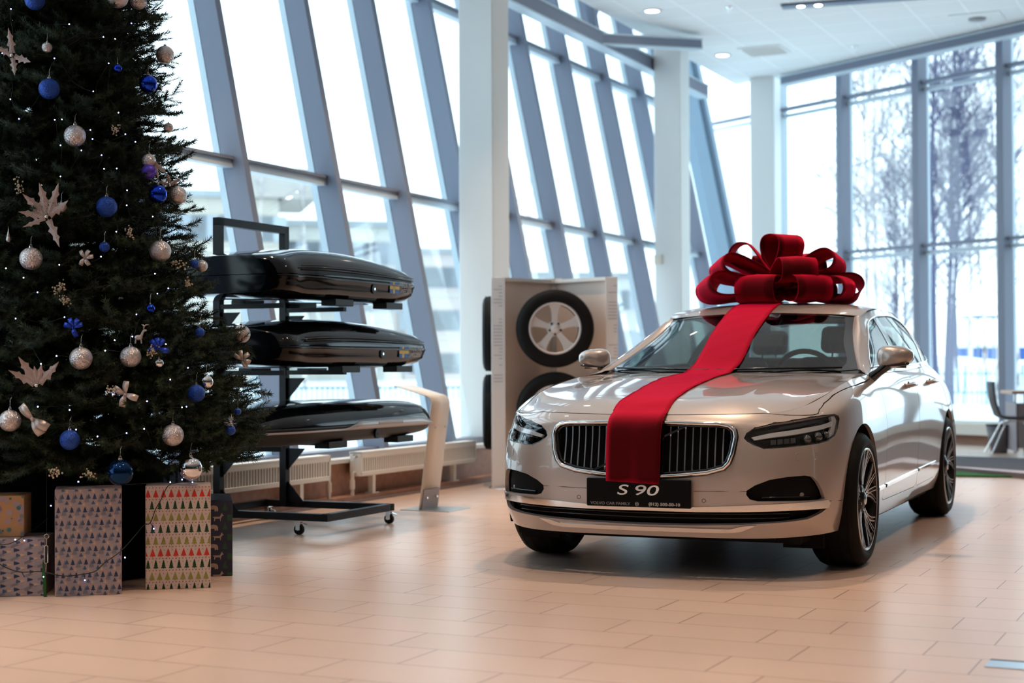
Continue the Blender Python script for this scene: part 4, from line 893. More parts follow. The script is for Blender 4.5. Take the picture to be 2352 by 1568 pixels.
for x in list(np.linspace(-1.95,-1.42,9))+list(np.linspace(-1.36,-.60,14))+list(np.linspace(-.46,.78,26)):
    yl=np.interp(x,lx_,ly_);yr=np.interp(x,rx_,ry_)
    rows.append([(x,yl+(yr-yl)*k/(K-1),topz(x,yl+(yr-yl)*k/(K-1))+.008+.0015*sin(x*31+k*.8)) for k in range(K)])
nose=[(.805,.812),(.838,.800),(.868,.782),(.889,.755),(.902,.72),(.908,.68),(.911,.62),(.914,.56),(.917,.50),(.918,.475)]
for i,(x,z) in enumerate(nose):
    q=max(0,(i-2)/(len(nose)-3));w=.006*q;rows.append([(x+w*sin(k*1.1+.5)+.004,-.162+(.12+.162-.012*q)*k/(K-1),z-(.012*k/(K-1) if i==len(nose)-1 else 0)-(.012 if i<2 else 0)*((k/(K-1)-.5)*.2)**2) for k in range(K)])
V=[p for r in rows for p in r];F=[(i*K+k,i*K+k+1,(i+1)*K+k+1,(i+1)*K+k) for i in range(len(rows)-1) for k in range(K-1)]
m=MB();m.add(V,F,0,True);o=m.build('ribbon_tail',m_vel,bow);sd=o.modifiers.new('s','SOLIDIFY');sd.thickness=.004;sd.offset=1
def loop(az,el,L,Hh,W,base=(0,0,.06),roll=0,twist=0,tail=0):
    """one ribbon loop: teardrop of length L and height Hh, band width W, leaving the knot in direction az/el"""
    d=Vector((cos(rad(el))*cos(rad(az)),cos(rad(el))*sin(rad(az)),sin(rad(el))));side=Vector((-sin(rad(az)),cos(rad(az)),0));up=d.cross(side);up=-up if up.z<0 else up
    Rm=Matrix.Rotation(rad(roll),3,d);side=Rm@side;up=Rm@up
    n=34;V=[];K=5;b=Vector(base)
    for i in range(n+1):
        s=i/n;a=2*pi*s;x=L*(.5-.5*cos(a));x=L*(1-abs(1-2*s)**1.9)
        z=Hh*.5*sin(a)*(.45+.55*(1-abs(1-2*s)))*1.25
        fl=W*(.42+.58*min(1,x/(L*.35)))
        for k in range(K):
            q=(k/(K-1)-.5);c=b+d*x+up*z+side*(q*fl)+up*(.004*cos(q*6));V.append(c)
    F=[(i*K+k,i*K+k+1,(i+1)*K+k+1,(i+1)*K+k) for i in range(n) for k in range(K-1)]
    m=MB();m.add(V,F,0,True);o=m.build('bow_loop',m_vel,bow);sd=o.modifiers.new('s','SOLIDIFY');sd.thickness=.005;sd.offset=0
    return o
bx,by=-1.98,.0;bz=1.452
B=lambda dx=0,dy=0,dz=0:(bx+dx,by+dy,bz+dz)
# camera sees the car from its front left: azimuth 0 = towards the nose, 90 = towards image right
lw=.20
for az,el,L_,H_,W_,z_,ro in ((-50,2,.55,.17,.24,.08,14),(-97,3,.50,.16,.24,.07,0),(-14,-1,.36,.185,.28,.085,0),(46,-1,.42,.18,.26,.085,0),(110,2,.53,.16,.24,.075,-14),(80,2,.48,.16,.22,.07,0),(150,2,.42,.16,.24,.07,0),(-142,2,.42,.16,.24,.07,0),
    (-52,15,.46,.15,.22,.125,16),(-84,38,.38,.17,.24,.13,0),(56,86,.345,.20,.22,.10,0),(34,13,.38,.165,.24,.13,0),(86,19,.42,.16,.24,.135,-12),(140,30,.32,.16,.24,.12,0),(-150,30,.32,.16,.24,.12,0)):
    loop(az,el,L_,H_,W_,B(0,0,z_),ro)
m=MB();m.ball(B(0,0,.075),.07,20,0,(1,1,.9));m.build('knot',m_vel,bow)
o=bpy.data.objects
# ================= CHRISTMAS TREE
random.seed(7); rng=np.random.RandomState(7)
TAX=Vector((-2.36,8.08,0)); TR0=1.12; TZ0=.52
def trad(z): return float(np.interp(z,[.52,.74,1.14,1.36,1.67,2.03,2.74,3.5,4.85],[1.08,1.06,.96,.81,.73,.66,.57,.42,.05]))
tree=empty('christmas_tree',TAX,0,'tall dark green artificial Christmas tree hung with silver and blue baubles at the left edge','christmas tree')
m_needle=mat('fir_needles',(.016,.034,.014),.6,spec=.3);m_bark=mat('brown_trunk',(.05,.03,.02),.8)
noise_mix(m_needle,(.005,.013,.006),(.020,.034,.011),6,2)
def spray(seed,L=.46,full=True):
    r=np.random.RandomState(seed);tw=[];droop=-.10
    def twig(p,d,l,n=6):
        pts=[np.array(p,float)];d=np.array(d,float)
        for i in range(n):
            d=d+np.array([0,0,.10])*(i>n/2)+r.normal(0,.03,3);d/=np.linalg.norm(d);pts.append(pts[-1]+d*l/n)
        return np.array(pts)
    main=twig((0,0,0),(1,0,droop),L,8);tw.append(main)
    for k in range(7 if full else 5):
        i=1+k*6//(6 if full else 5);i=min(i,7);s=1 if k%2 else -1;a=s*r.uniform(.55,.95);ll=L*(.50-.045*k)*r.uniform(.85,1.15)
        tw.append(twig(main[i],(cos(a),sin(a),r.uniform(-.12,.22)),ll,5))
    V=[];F=[];T=[]
    for pts in tw:
        seg=np.linalg.norm(np.diff(pts,axis=0),axis=1);cum=np.concatenate([[0],np.cumsum(seg)]);n=int(cum[-1]/.0082)
        for j in range(n):
            s=cum[-1]*(j+.5)/n;
            if s<.03 and pts is tw[0]: continue
            i=min(len(seg)-1,np.searchsorted(cum,s)-1);q=(s-cum[i])/seg[i];p=pts[i]*(1-q)+pts[i+1]*q;d=(pts[i+1]-pts[i])/seg[i]
            up=np.cross(d,[0,0,1]);up/=np.linalg.norm(up)+1e-9;w=np.cross(up,d)
            for c in range(5):
                a=2*pi*(c/5)+j*1.1+r.uniform(-.4,.4);e=up*cos(a)+w*sin(a);nd=d*r.uniform(.45,.8)+e;nd/=np.linalg.norm(nd);ln=r.uniform(.024,.034)*(1 if s<cum[-1]*.9 else .8)
                tang=np.cross(nd,e);tn=np.linalg.norm(tang);tang=tang/tn if tn>1e-6 else up
                k=len(V);V+=[p+tang*.0026,p-tang*.0026,p+nd*ln];F.append((k,k+1,k+2))
    k0=len(V)
    return np.array(V),np.array(F),tw
SPR=[spray(s) for s in (1,2,3,4)]
def spray_mesh(i):
    V,F,tw=SPR[i];me=bpy.data.meshes.new('branch');m=MB();m.v=[tuple(v) for v in V];m.f=[tuple(f) for f in F];m.m=[0]*len(F);m.sm=[False]*len(F)
    for t in tw: m.tube([tuple(p) for p in t],[.004]+[.002]*(len(t)-1),4,1,cap=False)
    me.from_pydata(m.v,[],m.f);me.materials.append(m_needle);me.materials.append(m_bark);me.polygons.foreach_set('material_index',m.m);me.update();return me
SM=[spray_mesh(i) for i in range(4)]
place=[]
def wall_gap(a,z):
    lim=(TAX.dot(AX)-(-6.12-.205*max(0,z-.4)));c=-(AX.x*cos(a)+AX.y*sin(a));return lim/c if c>.05 else 9
z=.60
while z<4.8:
    R=trad(z);
    for ring,(fr,dn) in enumerate(((1.0,.155),(.72,.22),(.45,.3))):
        rr_=R*fr;n=max(4,int(2*pi*rr_/(dn*.9)));ph=random.random()*6
        for k in range(n):
            a=ph+2*pi*k/n+random.uniform(-.1,.1);L=.46*random.uniform(.8,1.12)
            if R<.5: L*=.75
            tip=min(rr_+random.uniform(-.07,.06),wall_gap(a,z));base=max(.02,tip-L*.97);zz=z+random.uniform(-.05,.05)+ring*.05
            tilt=random.uniform(-.12,.22)+(0.06 if z<.9 else 0);place.append((a,base,zz,L/.46,tilt,random.uniform(-.5,.5),random.randrange(4)))
    z+=.105+(.05 if z>3.2 else 0)
def pmat(p):
    a,base,zz,s,tilt,roll,i=p;return Matrix.Translation((base*cos(a),base*sin(a),zz))@Matrix.Rotation(a,4,'Z')@Matrix.Rotation(-tilt,4,'Y')@Matrix.Rotation(roll,4,'X')@Matrix.Scale(s,4)
def camscore(p):
    M=pmat(p);w=TAX+M.translation;tip=TAX+M@Vector((.4,0,0));d=tip-Vector((0,0,H));sx=1176+3600*d.x/d.y;sy=847-3600*d.z/d.y
    return (d.y+ (0 if 0<sx<700 and 0<sy<1150 else 50))
place.sort(key=camscore)
for p in place[:100]:
    o=bpy.data.objects.new('branch',SM[p[6]]);COL.objects.link(o);o.parent=tree;o.matrix_local=pmat(p)
VV=[];FF=[];MI=[];k=0
for p in place[100:]:
    V,F,tw=SPR[p[6]];M=np.array(pmat(p));VV.append(V@M[:3,:3].T+M[:3,3]);FF.append(F+k);k+=len(V)
VV=np.concatenate(VV);FF=np.concatenate(FF)
me=bpy.data.meshes.new('inner_foliage');me.vertices.add(len(VV));me.vertices.foreach_set('co',VV.ravel());me.loops.add(len(FF)*3);me.loops.foreach_set('vertex_index',FF.ravel());me.polygons.add(len(FF));me.polygons.foreach_set('loop_start',np.arange(0,len(FF)*3,3));me.polygons.foreach_set('loop_total',np.full(len(FF),3));me.update(calc_edges=True);me.materials.append(m_needle)
o=bpy.data.objects.new('inner_foliage',me);COL.objects.link(o);o.parent=tree;o['kind']='stuff'
m=MB();m.tube([(0,0,0),(0,0,2),(0,0,3.8),(0,0,4.85)],[.06,.05,.03,.01],12);m.build('trunk',m_bark,tree)
m=MB();m.lathe([(.0001,.60),(.45,.62),(.58,.52),(.61,.25),(.62,.012)],40);m.build('black_skirt',mat('black_cloth',(.004,.004,.005),.95,spec=.1),tree)
m=MB()
for k in range(4): a=pi/4+k*pi/2;m.bar((0,0,.05),(.45*cos(a),.45*sin(a),.025),.04,.05)
m.build('tree_stand',m_dark,tree)
# ---- ornaments hang on the surface of the tree
def on_tree(x,y,out=.03):
    d=px(x,y,1.0)-Vector((0,0,H));best=None
    t=5.5
    while t<9.5:
        p=Vector((0,0,H))+d*t;q=(p-TAX).xy.length-(trad(p.z)+out)
        if best is None or q<best[0]-1e-4: best=(q,t)
        if q<=0: best=(q,t);break
        t+=.01
    return Vector((0,0,H))+d*best[1]
m_sg=mat('silver_glitter',(.60,.54,.53),.30,.85,spec=.6);m_bg=mat('blue_glitter',(.012,.06,.34),.4,.5,spec=.6);m_bs=mat('blue_mirror_glass',(.01,.05,.50),.08,.9);m_sm=mat('silver_mirror_glass',(.80,.78,.78),.04,1.);m_db=mat('dark_blue_mirror',(.004,.03,.10),.06,.8);m_pu=mat('violet_satin',(.10,.05,.50),.35,.3)
def glit(m,c):
    nt=m.node_tree;b=nt.nodes['Principled BSDF'];tc=nt.nodes.new('ShaderNodeTexCoord');v=nt.nodes.new('ShaderNodeTexVoronoi');v.inputs['Scale'].default_value=420;nt.links.new(tc.outputs['Object'],v.inputs['Vector'])
    s=nt.nodes.new('ShaderNodeVectorMath');s.operation='SUBTRACT';s.inputs[1].default_value=(.5,.5,.5);nt.links.new(v.outputs['Color'],s.inputs[0]);sc=nt.nodes.new('ShaderNodeVectorMath');sc.operation='SCALE';sc.inputs['Scale'].default_value=.9;nt.links.new(s.outputs[0],sc.inputs[0])
    g=nt.nodes.new('ShaderNodeNewGeometry');a=nt.nodes.new('ShaderNodeVectorMath');a.operation='ADD';nt.links.new(g.outputs['Normal'],a.inputs[0]);nt.links.new(sc.outputs[0],a.inputs[1]);n=nt.nodes.new('ShaderNodeVectorMath');n.operation='NORMALIZE';nt.links.new(a.outputs[0],n.inputs[0]);nt.links.new(n.outputs[0],b.inputs['Normal'])
glit(m_sg,0);glit(m_bg,0)
m_cap=mat('bauble_cap',(.7,.66,.6),.25,1.)
def bauble(x,y,rp,mt,label,out=.03,cat='bauble',cap=True,p=None,group=None):
    p=p or on_tree(x,y,out);r=rp*p.y/3600;e=empty('bauble',p,0,label,cat,group)
    m=MB();m.ball((0,0,0),r,32);m.build('ball',mt,e)
    if cap:
        m=MB();m.cyl((0,0,r*.96),(0,0,r*1.12),r*.16,12);m.tube([(r*.09*cos(a*pi/6),0,r*1.18+r*.09*sin(a*pi/6)) for a in range(12)],.0008,5,0,closed=True);m.build('cap',m_cap,e)
        m=MB();m.tube([(0,0,r*1.2),(0,.004,r*1.2+.035),(0,.03,r*1.2+.05)],.0006,4);m.build('hanging_thread',m_cap,e)
    return e
for a in [(379,126,21,m_sg,'silver glitter bauble on the right edge of the tree, topmost against the window'),
(172,312,25,m_sg,'large silver glitter bauble in the upper middle of the tree, above the blue one',),
(408,448,21,m_sg,'silver glitter bauble on the tree edge beside the shiny blue bauble'),
(71,594,26,m_sg,'large silver glitter bauble at the left below the big silver leaf'),
(368,577,25,m_sg,'silver glitter bauble near the tree edge left of the top roof box'),
(554,767,21,m_sg,'silver glitter bauble on the branch tip in front of the middle roof box'),
(186,823,26,m_sg,'silver glitter bauble right of the lower silver leaf flower'),
(300,819,24,m_sg,'silver glitter bauble hanging under the little reindeer'),
(23,966,25,m_sg,'silver glitter bauble at the lower left edge beside a silver ribbon'),
(397,999,25,m_sg,'silver glitter bauble low on the tree above the mirrored silver ball'),
(270,-6,25,m_sg,'silver glitter bauble cut by the top edge of the photo, left one of the pair'),
(318,2,20,m_sg,'silver glitter bauble cut by the top edge, right one of the pair'),
(108,109,12,m_sg,'small silver bauble right of the upper silver leaf'),
(141,476,12,m_sg,'small silver bauble on the right tip of the big silver leaf'),
(387,293,11,m_sg,'small silver bauble at the tree edge where the window rail meets the tree'),
(463,611,14,m_sg,'small silver bauble just behind the little blue ball at the tree edge'),
(113,204,24,m_bg,'blue glitter bauble in the upper left of the tree'),
(245,475,24,m_bg,'bright blue glitter bauble right of the big silver leaf'),
(160,1010,23,m_bg,'deep blue glitter bauble low on the tree above the blue tree gift'),
(80,0,23,m_bg,'blue glitter bauble cut by the top edge of the photo'),
(451,903,20,m_bg,'blue bauble below the small mirrored silver bauble'),
(340,193,21,m_bs,'shiny blue glass bauble at the upper right of the tree'),
(362,446,22,m_bs,'shiny blue glass bauble left of the silver one on the tree edge'),
(345,709,11,m_bs,'little shiny blue bauble between the reindeer and the tree edge'),
(276,1085,30,m_db,'large dark blue mirrored bauble hanging between the two tall gifts'),
(240,567,12,m_bg,'little blue bauble below the bright blue glitter bauble'),
(459,763,11,m_bg,'little blue bauble left of the silver ball on the branch tip'),
(546,945,8,m_bg,'tiny blue bauble beside the outermost lower branch'),
(270,157,10,m_bs,'tiny faceted blue bauble left of the upper shiny blue one'),
(342,394,17,m_pu,'violet satin bauble under a glittering silver one'),
(342,369,16,m_sg,'rough silver beaded bauble on top of the violet one'),
(438,1075,27,m_sm,'large mirrored silver bauble resting above the red and green tree gift'),
(474,877,16,m_sm,'mirrored silver bauble above the lower blue bauble'),
(365,834,11,m_sm,'tiny mirrored silver bauble hanging under the blue ribbon bow')]:
    bauble(*a)
p=on_tree(463,611)
bauble(447,606,10,m_bg,'little matt blue ball in front of the small silver bauble at the tree edge',.06)
bauble(530,988,11,m_bg,'little blue ball under the spiky silver tinsel ball')
# spiky tinsel ball
p=on_tree(530,970);e=empty('tinsel_ball',p,0,'spiky silver tinsel ball low on the right of the tree','ornament');m=MB();m.ball((0,0,0),.012,10)
for k in range(90):
    d=Vector(rng.normal(0,1,3)).normalized();m.bar(d*.008,d*.034,.0014,.0014)
m.build('spikes',m_sm,e)
m_leaf=mat('champagne_glitter_leaf',(.40,.31,.29),.5,.35)
glit(m_leaf,0)
def leafshape(L,W):
    P=[(0,0),(.10,.05),(.16,.16),(.10,.34),(.24,.26),(.34,.22),(.40,.50),(.50,.30),(.60,.22),(.70,.34),(.76,.18),(.88,.10),(1,0)];P=[(x*L,y*W) for x,y in P];return P
def leaf(mb,c,ang,L,W,curl=.2,tilt=0):
    P=leafshape(L,W);R_=Matrix.Translation(c)@Matrix.Rotation(ang,4,'Y')@Matrix.Rotation(tilt,4,'X')
    # local x along leaf, z across, y towards the viewer
    n=len(P);V=[];F=[]
    for x,w in P:
        b=-curl*x*x/L;V+=[(x,b,0),(x,b+.25*w,w),(x,b+.25*w,-w)]
    for i in range(n-1): a=i*3;F+=[(a,a+3,a+4,a+1),(a,a+2,a+5,a+3)]
    mb.add([R_@Vector(v) for v in V],F,0,False)
def flower(x,y,label,leaves,name='leaf_ornament'):
    p=on_tree(x,y,.05);e=empty(name,p,0,label,'ornament')
    for (ang,L,W) in leaves:
        m=MB();leaf(m,(0,0,0),rad(-ang),L,W);o=m.build('leaf',m_leaf,e);sd=o.modifiers.new('s','SOLIDIFY');sd.thickness=.0012
    m=MB();m.ball((0,-.01,0),.009,12);m.build('bud',m_cap,e)
flower(108,498,'big champagne glitter leaf flower on the left of the tree',[(100,.16,.06),(68,.17,.055),(135,.15,.06),(35,.13,.05),(170,.13,.05),(-65,.16,.05),(205,.12,.035)])
flower(28,128,'champagne glitter leaf flower at the upper left edge of the tree',[(95,.13,.045),(-20,.10,.045),(-80,.10,.04),(150,.09,.04)])
flower(85,885,'lower champagne glitter leaf flower beside the silver bauble',[(120,.15,.06),(150,.14,.05),(45,.15,.05),(75,.10,.045),(95,.09,.04)])
flower(352,372,'small champagne leaf behind the violet bauble at the tree edge',[(-40,.09,.035),(-70,.09,.03)])
flower(390,425,'small champagne leaf between the shiny blue and the edge silver bauble',[(30,.07,.03),(160,.06,.03),(100,.06,.03)])
m_berry=mat('cream_berries',(.50,.42,.30),.5)
def berries(x,y,label,dx=.0,dz=.05,n=34,L=.07,rb=.0038):
    p=on_tree(x,y,.04);e=empty('berry_sprig',p,0,label,'ornament');r=np.random.RandomState(int(x*7+y))
    m=MB()
    for k in range(n):
        t=r.rand();c=(t*dx+r.normal(0,.010),r.normal(0,.010),t*dz+r.normal(0,.010));m.ball(c,rb*r.uniform(.7,1.3),8)
    m.build('berries',m_berry,e);m=MB();m.tube([(0,0,0),(dx*.5,.01,dz*.5),(dx,0,dz)],.0015,5);m.build('stem',m_bark,e)
for a in [(45,440,'cream berry sprig above the big leaf flower at the left',-.01,.05),(262,298,'cream berry cluster right of the upper silver bauble',.01,.01),(302,548,'cream berry sprig left of the edge silver bauble',-.02,.05),(128,668,'upper cream berry sprig above the blue ribbon bow at left',.04,.03),(158,695,'lower cream berry sprig above the blue ribbon bow at left',-.03,.02),(265,898,'cream berry sprig left of the silver ribbon bow',-.04,.01),(395,603,'cream berry sprig trailing from the edge silver bauble',.07,-.02),(432,655,'thin cream berry chain hanging at the tree edge',.0,.03),(135,1085,'cream berry sprig above the blue tree gift, left one',-.04,.0),(215,1092,'cream berry sprig above the blue tree gift, right one',-.04,.01),(345,815,'little berry sprig beside the blue ribbon bow',.02,.03)]: berries(*a[:3],dx=a[3],dz=a[4])
def rbow(x,y,mt,label,s=1.,angs=(60,120,-60,-120,10)):
    p=on_tree(x,y,.05);e=empty('ribbon_bow',p,0,label,'ornament')
    for a in angs:
        L=.05*s;c=Vector((cos(rad(a)),0,sin(rad(a))));m=MB();V=[]
        for i in range(9):
            t=i/8;q=c*L*t+Vector((0,-.012*sin(t*pi),0));w=Vector((-c.z,.3,c.x))*(.009*s*(.4+sin(t*2.2)));V+=[q-w,q+w]
        m.add(V,[(2*i,2*i+1,2*i+3,2*i+2) for i in range(8)],0,True);o=m.build('loop',mt,e);sd=o.modifiers.new('s','SOLIDIFY');sd.thickness=.001
    m=MB();m.ball((0,-.006,0),.006*s,10);m.build('knot',mt,e)
m_sr=mat('silver_ribbon',(.50,.43,.40),.35,.4);m_br=mat('royal_blue_ribbon',(.01,.05,.5),.3,.2)
rbow(288,905,m_sr,'silver organza ribbon bow right of the berry sprig',1.2,(85,-20,-105,150));rbow(195,592,m_sr,'small silver ribbon bow right of the left silver bauble',.8);rbow(75,962,m_sr,'silver ribbon curl beside the lower left silver bauble',1.6,(130,-30,-60))
rbow(363,800,m_br,'royal blue ribbon bow above the tiny mirrored bauble',1.,(95,60,-165,-15,130));rbow(168,752,m_br,'royal blue ribbon bow on the left below the berry sprigs',.9,(160,20,-70,60,110))
rbow(556,825,m_sr,'crinkled silver clip at the right tree edge under the branch tip bauble',.9,(-20,-60,100,150,40))
p=on_tree(19,545);e=empty('glass_drop',p,0,'silver icicle drop at the far left of the tree','ornament');m=MB();m.lathe([(.0005,.05),(.002,.03),(.008,.0),(.010,-.012),(.006,-.02),(.0005,-.022)],16);m.build('drop',m_sg,e)
p=on_tree(318,775,.05);e=empty('reindeer',p,0,'tiny silver reindeer figure above the middle silver bauble','ornament');m=MB()
m.ball((0,0,0),.016,14,0,(1.2,.7,.8));m.tube([(.012,0,.005),(.02,0,.025),(.026,0,.032)],[.007,.005,.006],8);m.ball((.030,0,.033),.0065,10,0,(1.5,.8,.8))
for s in (-1,1):
    m.tube([(.024,0,.038),(.026,s*.008,.052),(.036,s*.014,.060),(.046,s*.012,.060)],.0013,5);m.tube([(.026,s*.008,.052),(.018,s*.012,.062)],.0012,5)
    for x in (-.012,.012): m.tube([(x,s*.006,-.006),(x*1.2,s*.007,-.028)],.0022,6)
m.build('body',m_sr,e)
# ---- fairy lights
m_led=mat('blue_white_led',(1,1,1),.4,emit=(.35,.40,1.0),es=15);m_wire=mat('dark_green_wire',(.006,.012,.009),.5)
sl=empty('fairy_lights',(0,0,0),0,'string of blue white fairy lights wound through the tree and over the wrapped gifts','string lights')
L1=[(70,57),(445,155),(665,237),(740,250),(350,375),(699,407),(600,587),(66,638),(762,724),(122,764),(398,768),(352,770),(581,835),(595,893),(806,863),(871,912),(389,934),(523,967),(653,998),(669,1085),(751,1083),(389,1134),(817,1223),(815,1320),(982,1392),(748,1489),(15,342),(845,150)]
L2=[(627,187),(368,238),(37,260),(146,318),(233,408),(670,506),(97,571),(400,563),(847,545),(712,706),(822,683),(653,770),(351,803),(254,852),(191,975),(1057,950),(700,1042),(913,1084),(1130,1122),(1158,1118),(432,1139),(472,1260),(605,1303),(786,1282),(895,1256),(1045,383),(977,416),(962,293),(1030,730),(1167,877),(235,1118)]
LP=[(x/2.8,y/2.8) for x,y in L1]+[(x/2.703,520+y/2.703) for x,y in L2]+[(180,1106),(391,1107),(436,1087)]
LP.sort(key=lambda p:p[1]);prev=None
pts=[on_tree(x,y,.045) for x,y in LP]
for p in pts:
    m=MB();m.ball(p,.0030,8);m.build('bulb',m_led,sl)
m=MB()
rows_=[sorted(pts[i:i+6],key=lambda p:p.x,reverse=(i//6)%2==0) for i in range(0,len(pts),6)];seq=[p+Vector((0,.02,0)) for r_ in rows_ for p in r_]
path=[]
for a,b in zip(seq[:-1],seq[1:]):
    md=(a+b)/2;cx=(md-TAX);rr_=trad(md.z)*.93;xy=cx.xy
    if xy.length>1e-3 : xy=xy.normalized()*rr_
    path+=[a,Vector((TAX.x+xy.x,TAX.y+xy.y,md.z-.02))]
m.tube(catmull(path,4),.0013,4);m.build('wire',m_wire,sl)
# ================= GIFTS
m_card={}
def paper(c,name): return mat(name,c,.45,spec=.4)
def fir(mb,x,z,w,h,mi,tiers=3,trunk=True,rot=0,y=-.0009):
    """flat fir printed on the front sheet"""
    pts=[(0,h)];
    if tiers==1: pts+=[(w/2,.1*h),(.06*w,.1*h),(.06*w,0),(-.06*w,0),(-.06*w,.1*h),(-w/2,.1*h)]
    else:
        for i in range(tiers):
            a=w/2*(i+1.4)/(tiers+.4);zz=h*(1-(i+1)/(tiers+.35));pts+=[(a,zz),(a*.55,zz+.02*h)] if i<tiers-1 else [(a,zz)]
        pts+=[(.06*w,zz),(.06*w,0),(-.06*w,0),(-.06*w,zz)]
        L=[(-a,b) for a,b in pts[1:-4]][::-1];pts=pts+L
    c,s=cos(rot),sin(rot);V=[(x+a*c-b*s,y,z+a*s+b*c) for a,b in pts];ctr=len(V);cx_=sum(v[0] for v in V)/ctr;cz_=sum(v[2] for v in V)/ctr
    V.append((x-(h*.4)*s,y,z+h*.4*c));mb.add(V,[(i,(i+1)%ctr,ctr) for i in range(ctr)],mi)
def disc(mb,x,z,r,mi,n=8,star=False,y=-.0009):
    V=[(x+r*(1 if not star or k%2==0 else .62)*cos(2*pi*k/n),y,z+r*(1 if not star or k%2==0 else .62)*sin(2*pi*k/n)) for k in range(n)]+[(x,y,z)];mb.add(V,[(i,(i+1)%n,n) for i in range(n)],mi)
def giftbox(name,p0,p1,z0,h,depth,mats,label,fill):
    p0=Vector(p0);p1=Vector(p1);w=(p1-p0).length;e=empty(name,(p0.x,p0.y,z0),math.atan2(p1.y-p0.y,p1.x-p0.x),label,'gift');m=MB();m.box(0,w,0,depth,0,h)
    b=m.build('box',mats[0],e,bevel=.003)
    m=MB();fill(m,w,h)
    # clip the print to the front sheet
    bm=bmesh.new();o=m.build('printed_paper',mats,e);bm.from_mesh(o.data)
    for co_,no in (((.002,0,0),(-1,0,0)),((w-.002,0,0),(1,0,0)),((0,0,.002),(0,0,-1)),((0,0,h-.002),(0,0,1))):
        bmesh.ops.bisect_plane(bm,geom=bm.verts[:]+bm.edges[:]+bm.faces[:],plane_co=co_,plane_no=no,clear_outer=True)
    bm.to_mesh(o.data);bm.free()
    m=MB();m.box(w*.42,w*.46,-.0006,-.0003,.0,h*.02);m.box(.01,w-.01,.01,depth-.01,h,h+.0015);m.build('folded_top',mats[0],e)
    return e
PW=[paper((.38,.31,.32),'grey_lilac_paper'),paper((.02,.045,.12),'print_navy'),paper((.20,.20,.25),'print_grey'),paper((.06,.10,.19),'print_blue'),paper((.55,.40,.30),'print_cream'),paper((.33,.30,.34),'print_pale_grey')]
def fill_a(m,w,h,rot=0):
    P=.0585
    for i in range(-2,7):
        for j in range(-1,10):
            x=i*P+((j*.27)%1)*P;z=h-.05-j*.0595
            def rr(dx,dz): return (x+dx,z+dz)
            fir(m,*rr(0,0),.022,.028,1 if 1 else 3,3,y=-.0012);fir(m,*rr(.024,-.015),.024,.042,2,1,y=-.0010);fir(m,*rr(-.026,.004),.020,.024,3,1,y=-.0014)
            fir(m,*rr(-.006,-.022),.018,.020,3,1,y=-.0013);fir(m,*rr(.011,-.028),.012,.020,4,1,y=-.0011);fir(m,*rr(-.02,-.03),.026,.04,5,1,y=-.0008)
giftbox('gift',(-2.087,7.153,0),(-1.80,7.226,0),0,.487,.20,PW,'tall gift in grey lilac paper with small navy and blue fir trees, standing upright',fill_a)
def fill_side(m,w,h):
    P=.0595
    for i in range(-1,12):
        for j in range(-1,7):
            x=w-.02-i*P;z=j*P+((i*.27)%1)*P
            for dx,dz,ww,hh,mi,ti in ((0,0,.022,.03,1,3),(-.015,.022,.024,.042,2,1),(.01,-.024,.02,.026,3,1),(-.03,-.006,.014,.026,4,1),(-.03,-.03,.03,.04,5,1)): fir(m,x+dx,z+dz,ww,hh,mi,ti,rot=-pi/2,y=-.0008-.0002*mi)
giftbox('gift',(-2.80,7.10,0),(-2.142,7.183,0),0,.262,.26,PW,'low wide gift at the left edge with fir trees lying sideways on grey paper',fill_side)
PY=[paper((.52,.29,.14),'orange_paper'),paper((.05,.20,.20),'print_teal'),paper((.40,.30,.33),'print_mauve_patch'),paper((.20,.25,.27),'print_grey_flake')]
def fill_snow(m,w,h):
    r=np.random.RandomState(3)
    for k in range(60): disc(m,r.uniform(0,w),r.uniform(0,h),r.uniform(.012,.024),2,10,y=-.0006)
    for k in range(46): disc(m,r.uniform(0,w),r.uniform(0,h),r.uniform(.005,.014),1 if k%2 else 3,24,True,y=-.0010)
giftbox('gift',(-2.72,7.17,0),(-2.252,7.235,0),.2645,.19,.2,PY,'orange gift with teal snowflakes on top of the low wide one',fill_snow)
PR=[paper((.62,.52,.47),'cream_paper'),paper((.60,.03,.02),'print_red'),paper((.01,.05,.02),'print_dark_green'),paper((.30,.28,.07),'print_olive'),paper((.35,.04,.07),'print_crimson_dot')]
def fill_r(m,w,h):
    rowsx=[(1,1,0),(2,4,.5),(3,1,1),(2,4,.6),(3,3,.0),(1,1,.6),(2,4,.0),(3,1,.5),(2,4,0)];P=.0355
    for j,(c,t,off) in enumerate(rowsx):
        z=h-.058-j*.0553
        for k in range(-1,10): fir(m,(k+off)*P+.012,z,.026 if c!=2 else .025,.042 if c!=2 else .044,c,t,y=-.0012)
        for k in range(0,22): disc(m,k*.0152+.004,z+.0485,.0026,4,8,y=-.001);
        for k in range(0,10): disc(m,(k+off+.5)*P+.012,z+.033,.0020,4,8,y=-.001)
giftbox('gift',(-1.722,7.358,0),(-1.427,7.416,0),0,.486,.17,PR,'tall cream gift with rows of red, dark green and olive fir trees',fill_r)
PD=[paper((.030,.034,.065),'navy_paper'),paper((.42,.30,.25),'print_beige_animal'),paper((.03,.09,.05),'print_forest_green'),paper((.12,.20,.32),'print_fold_blue')]
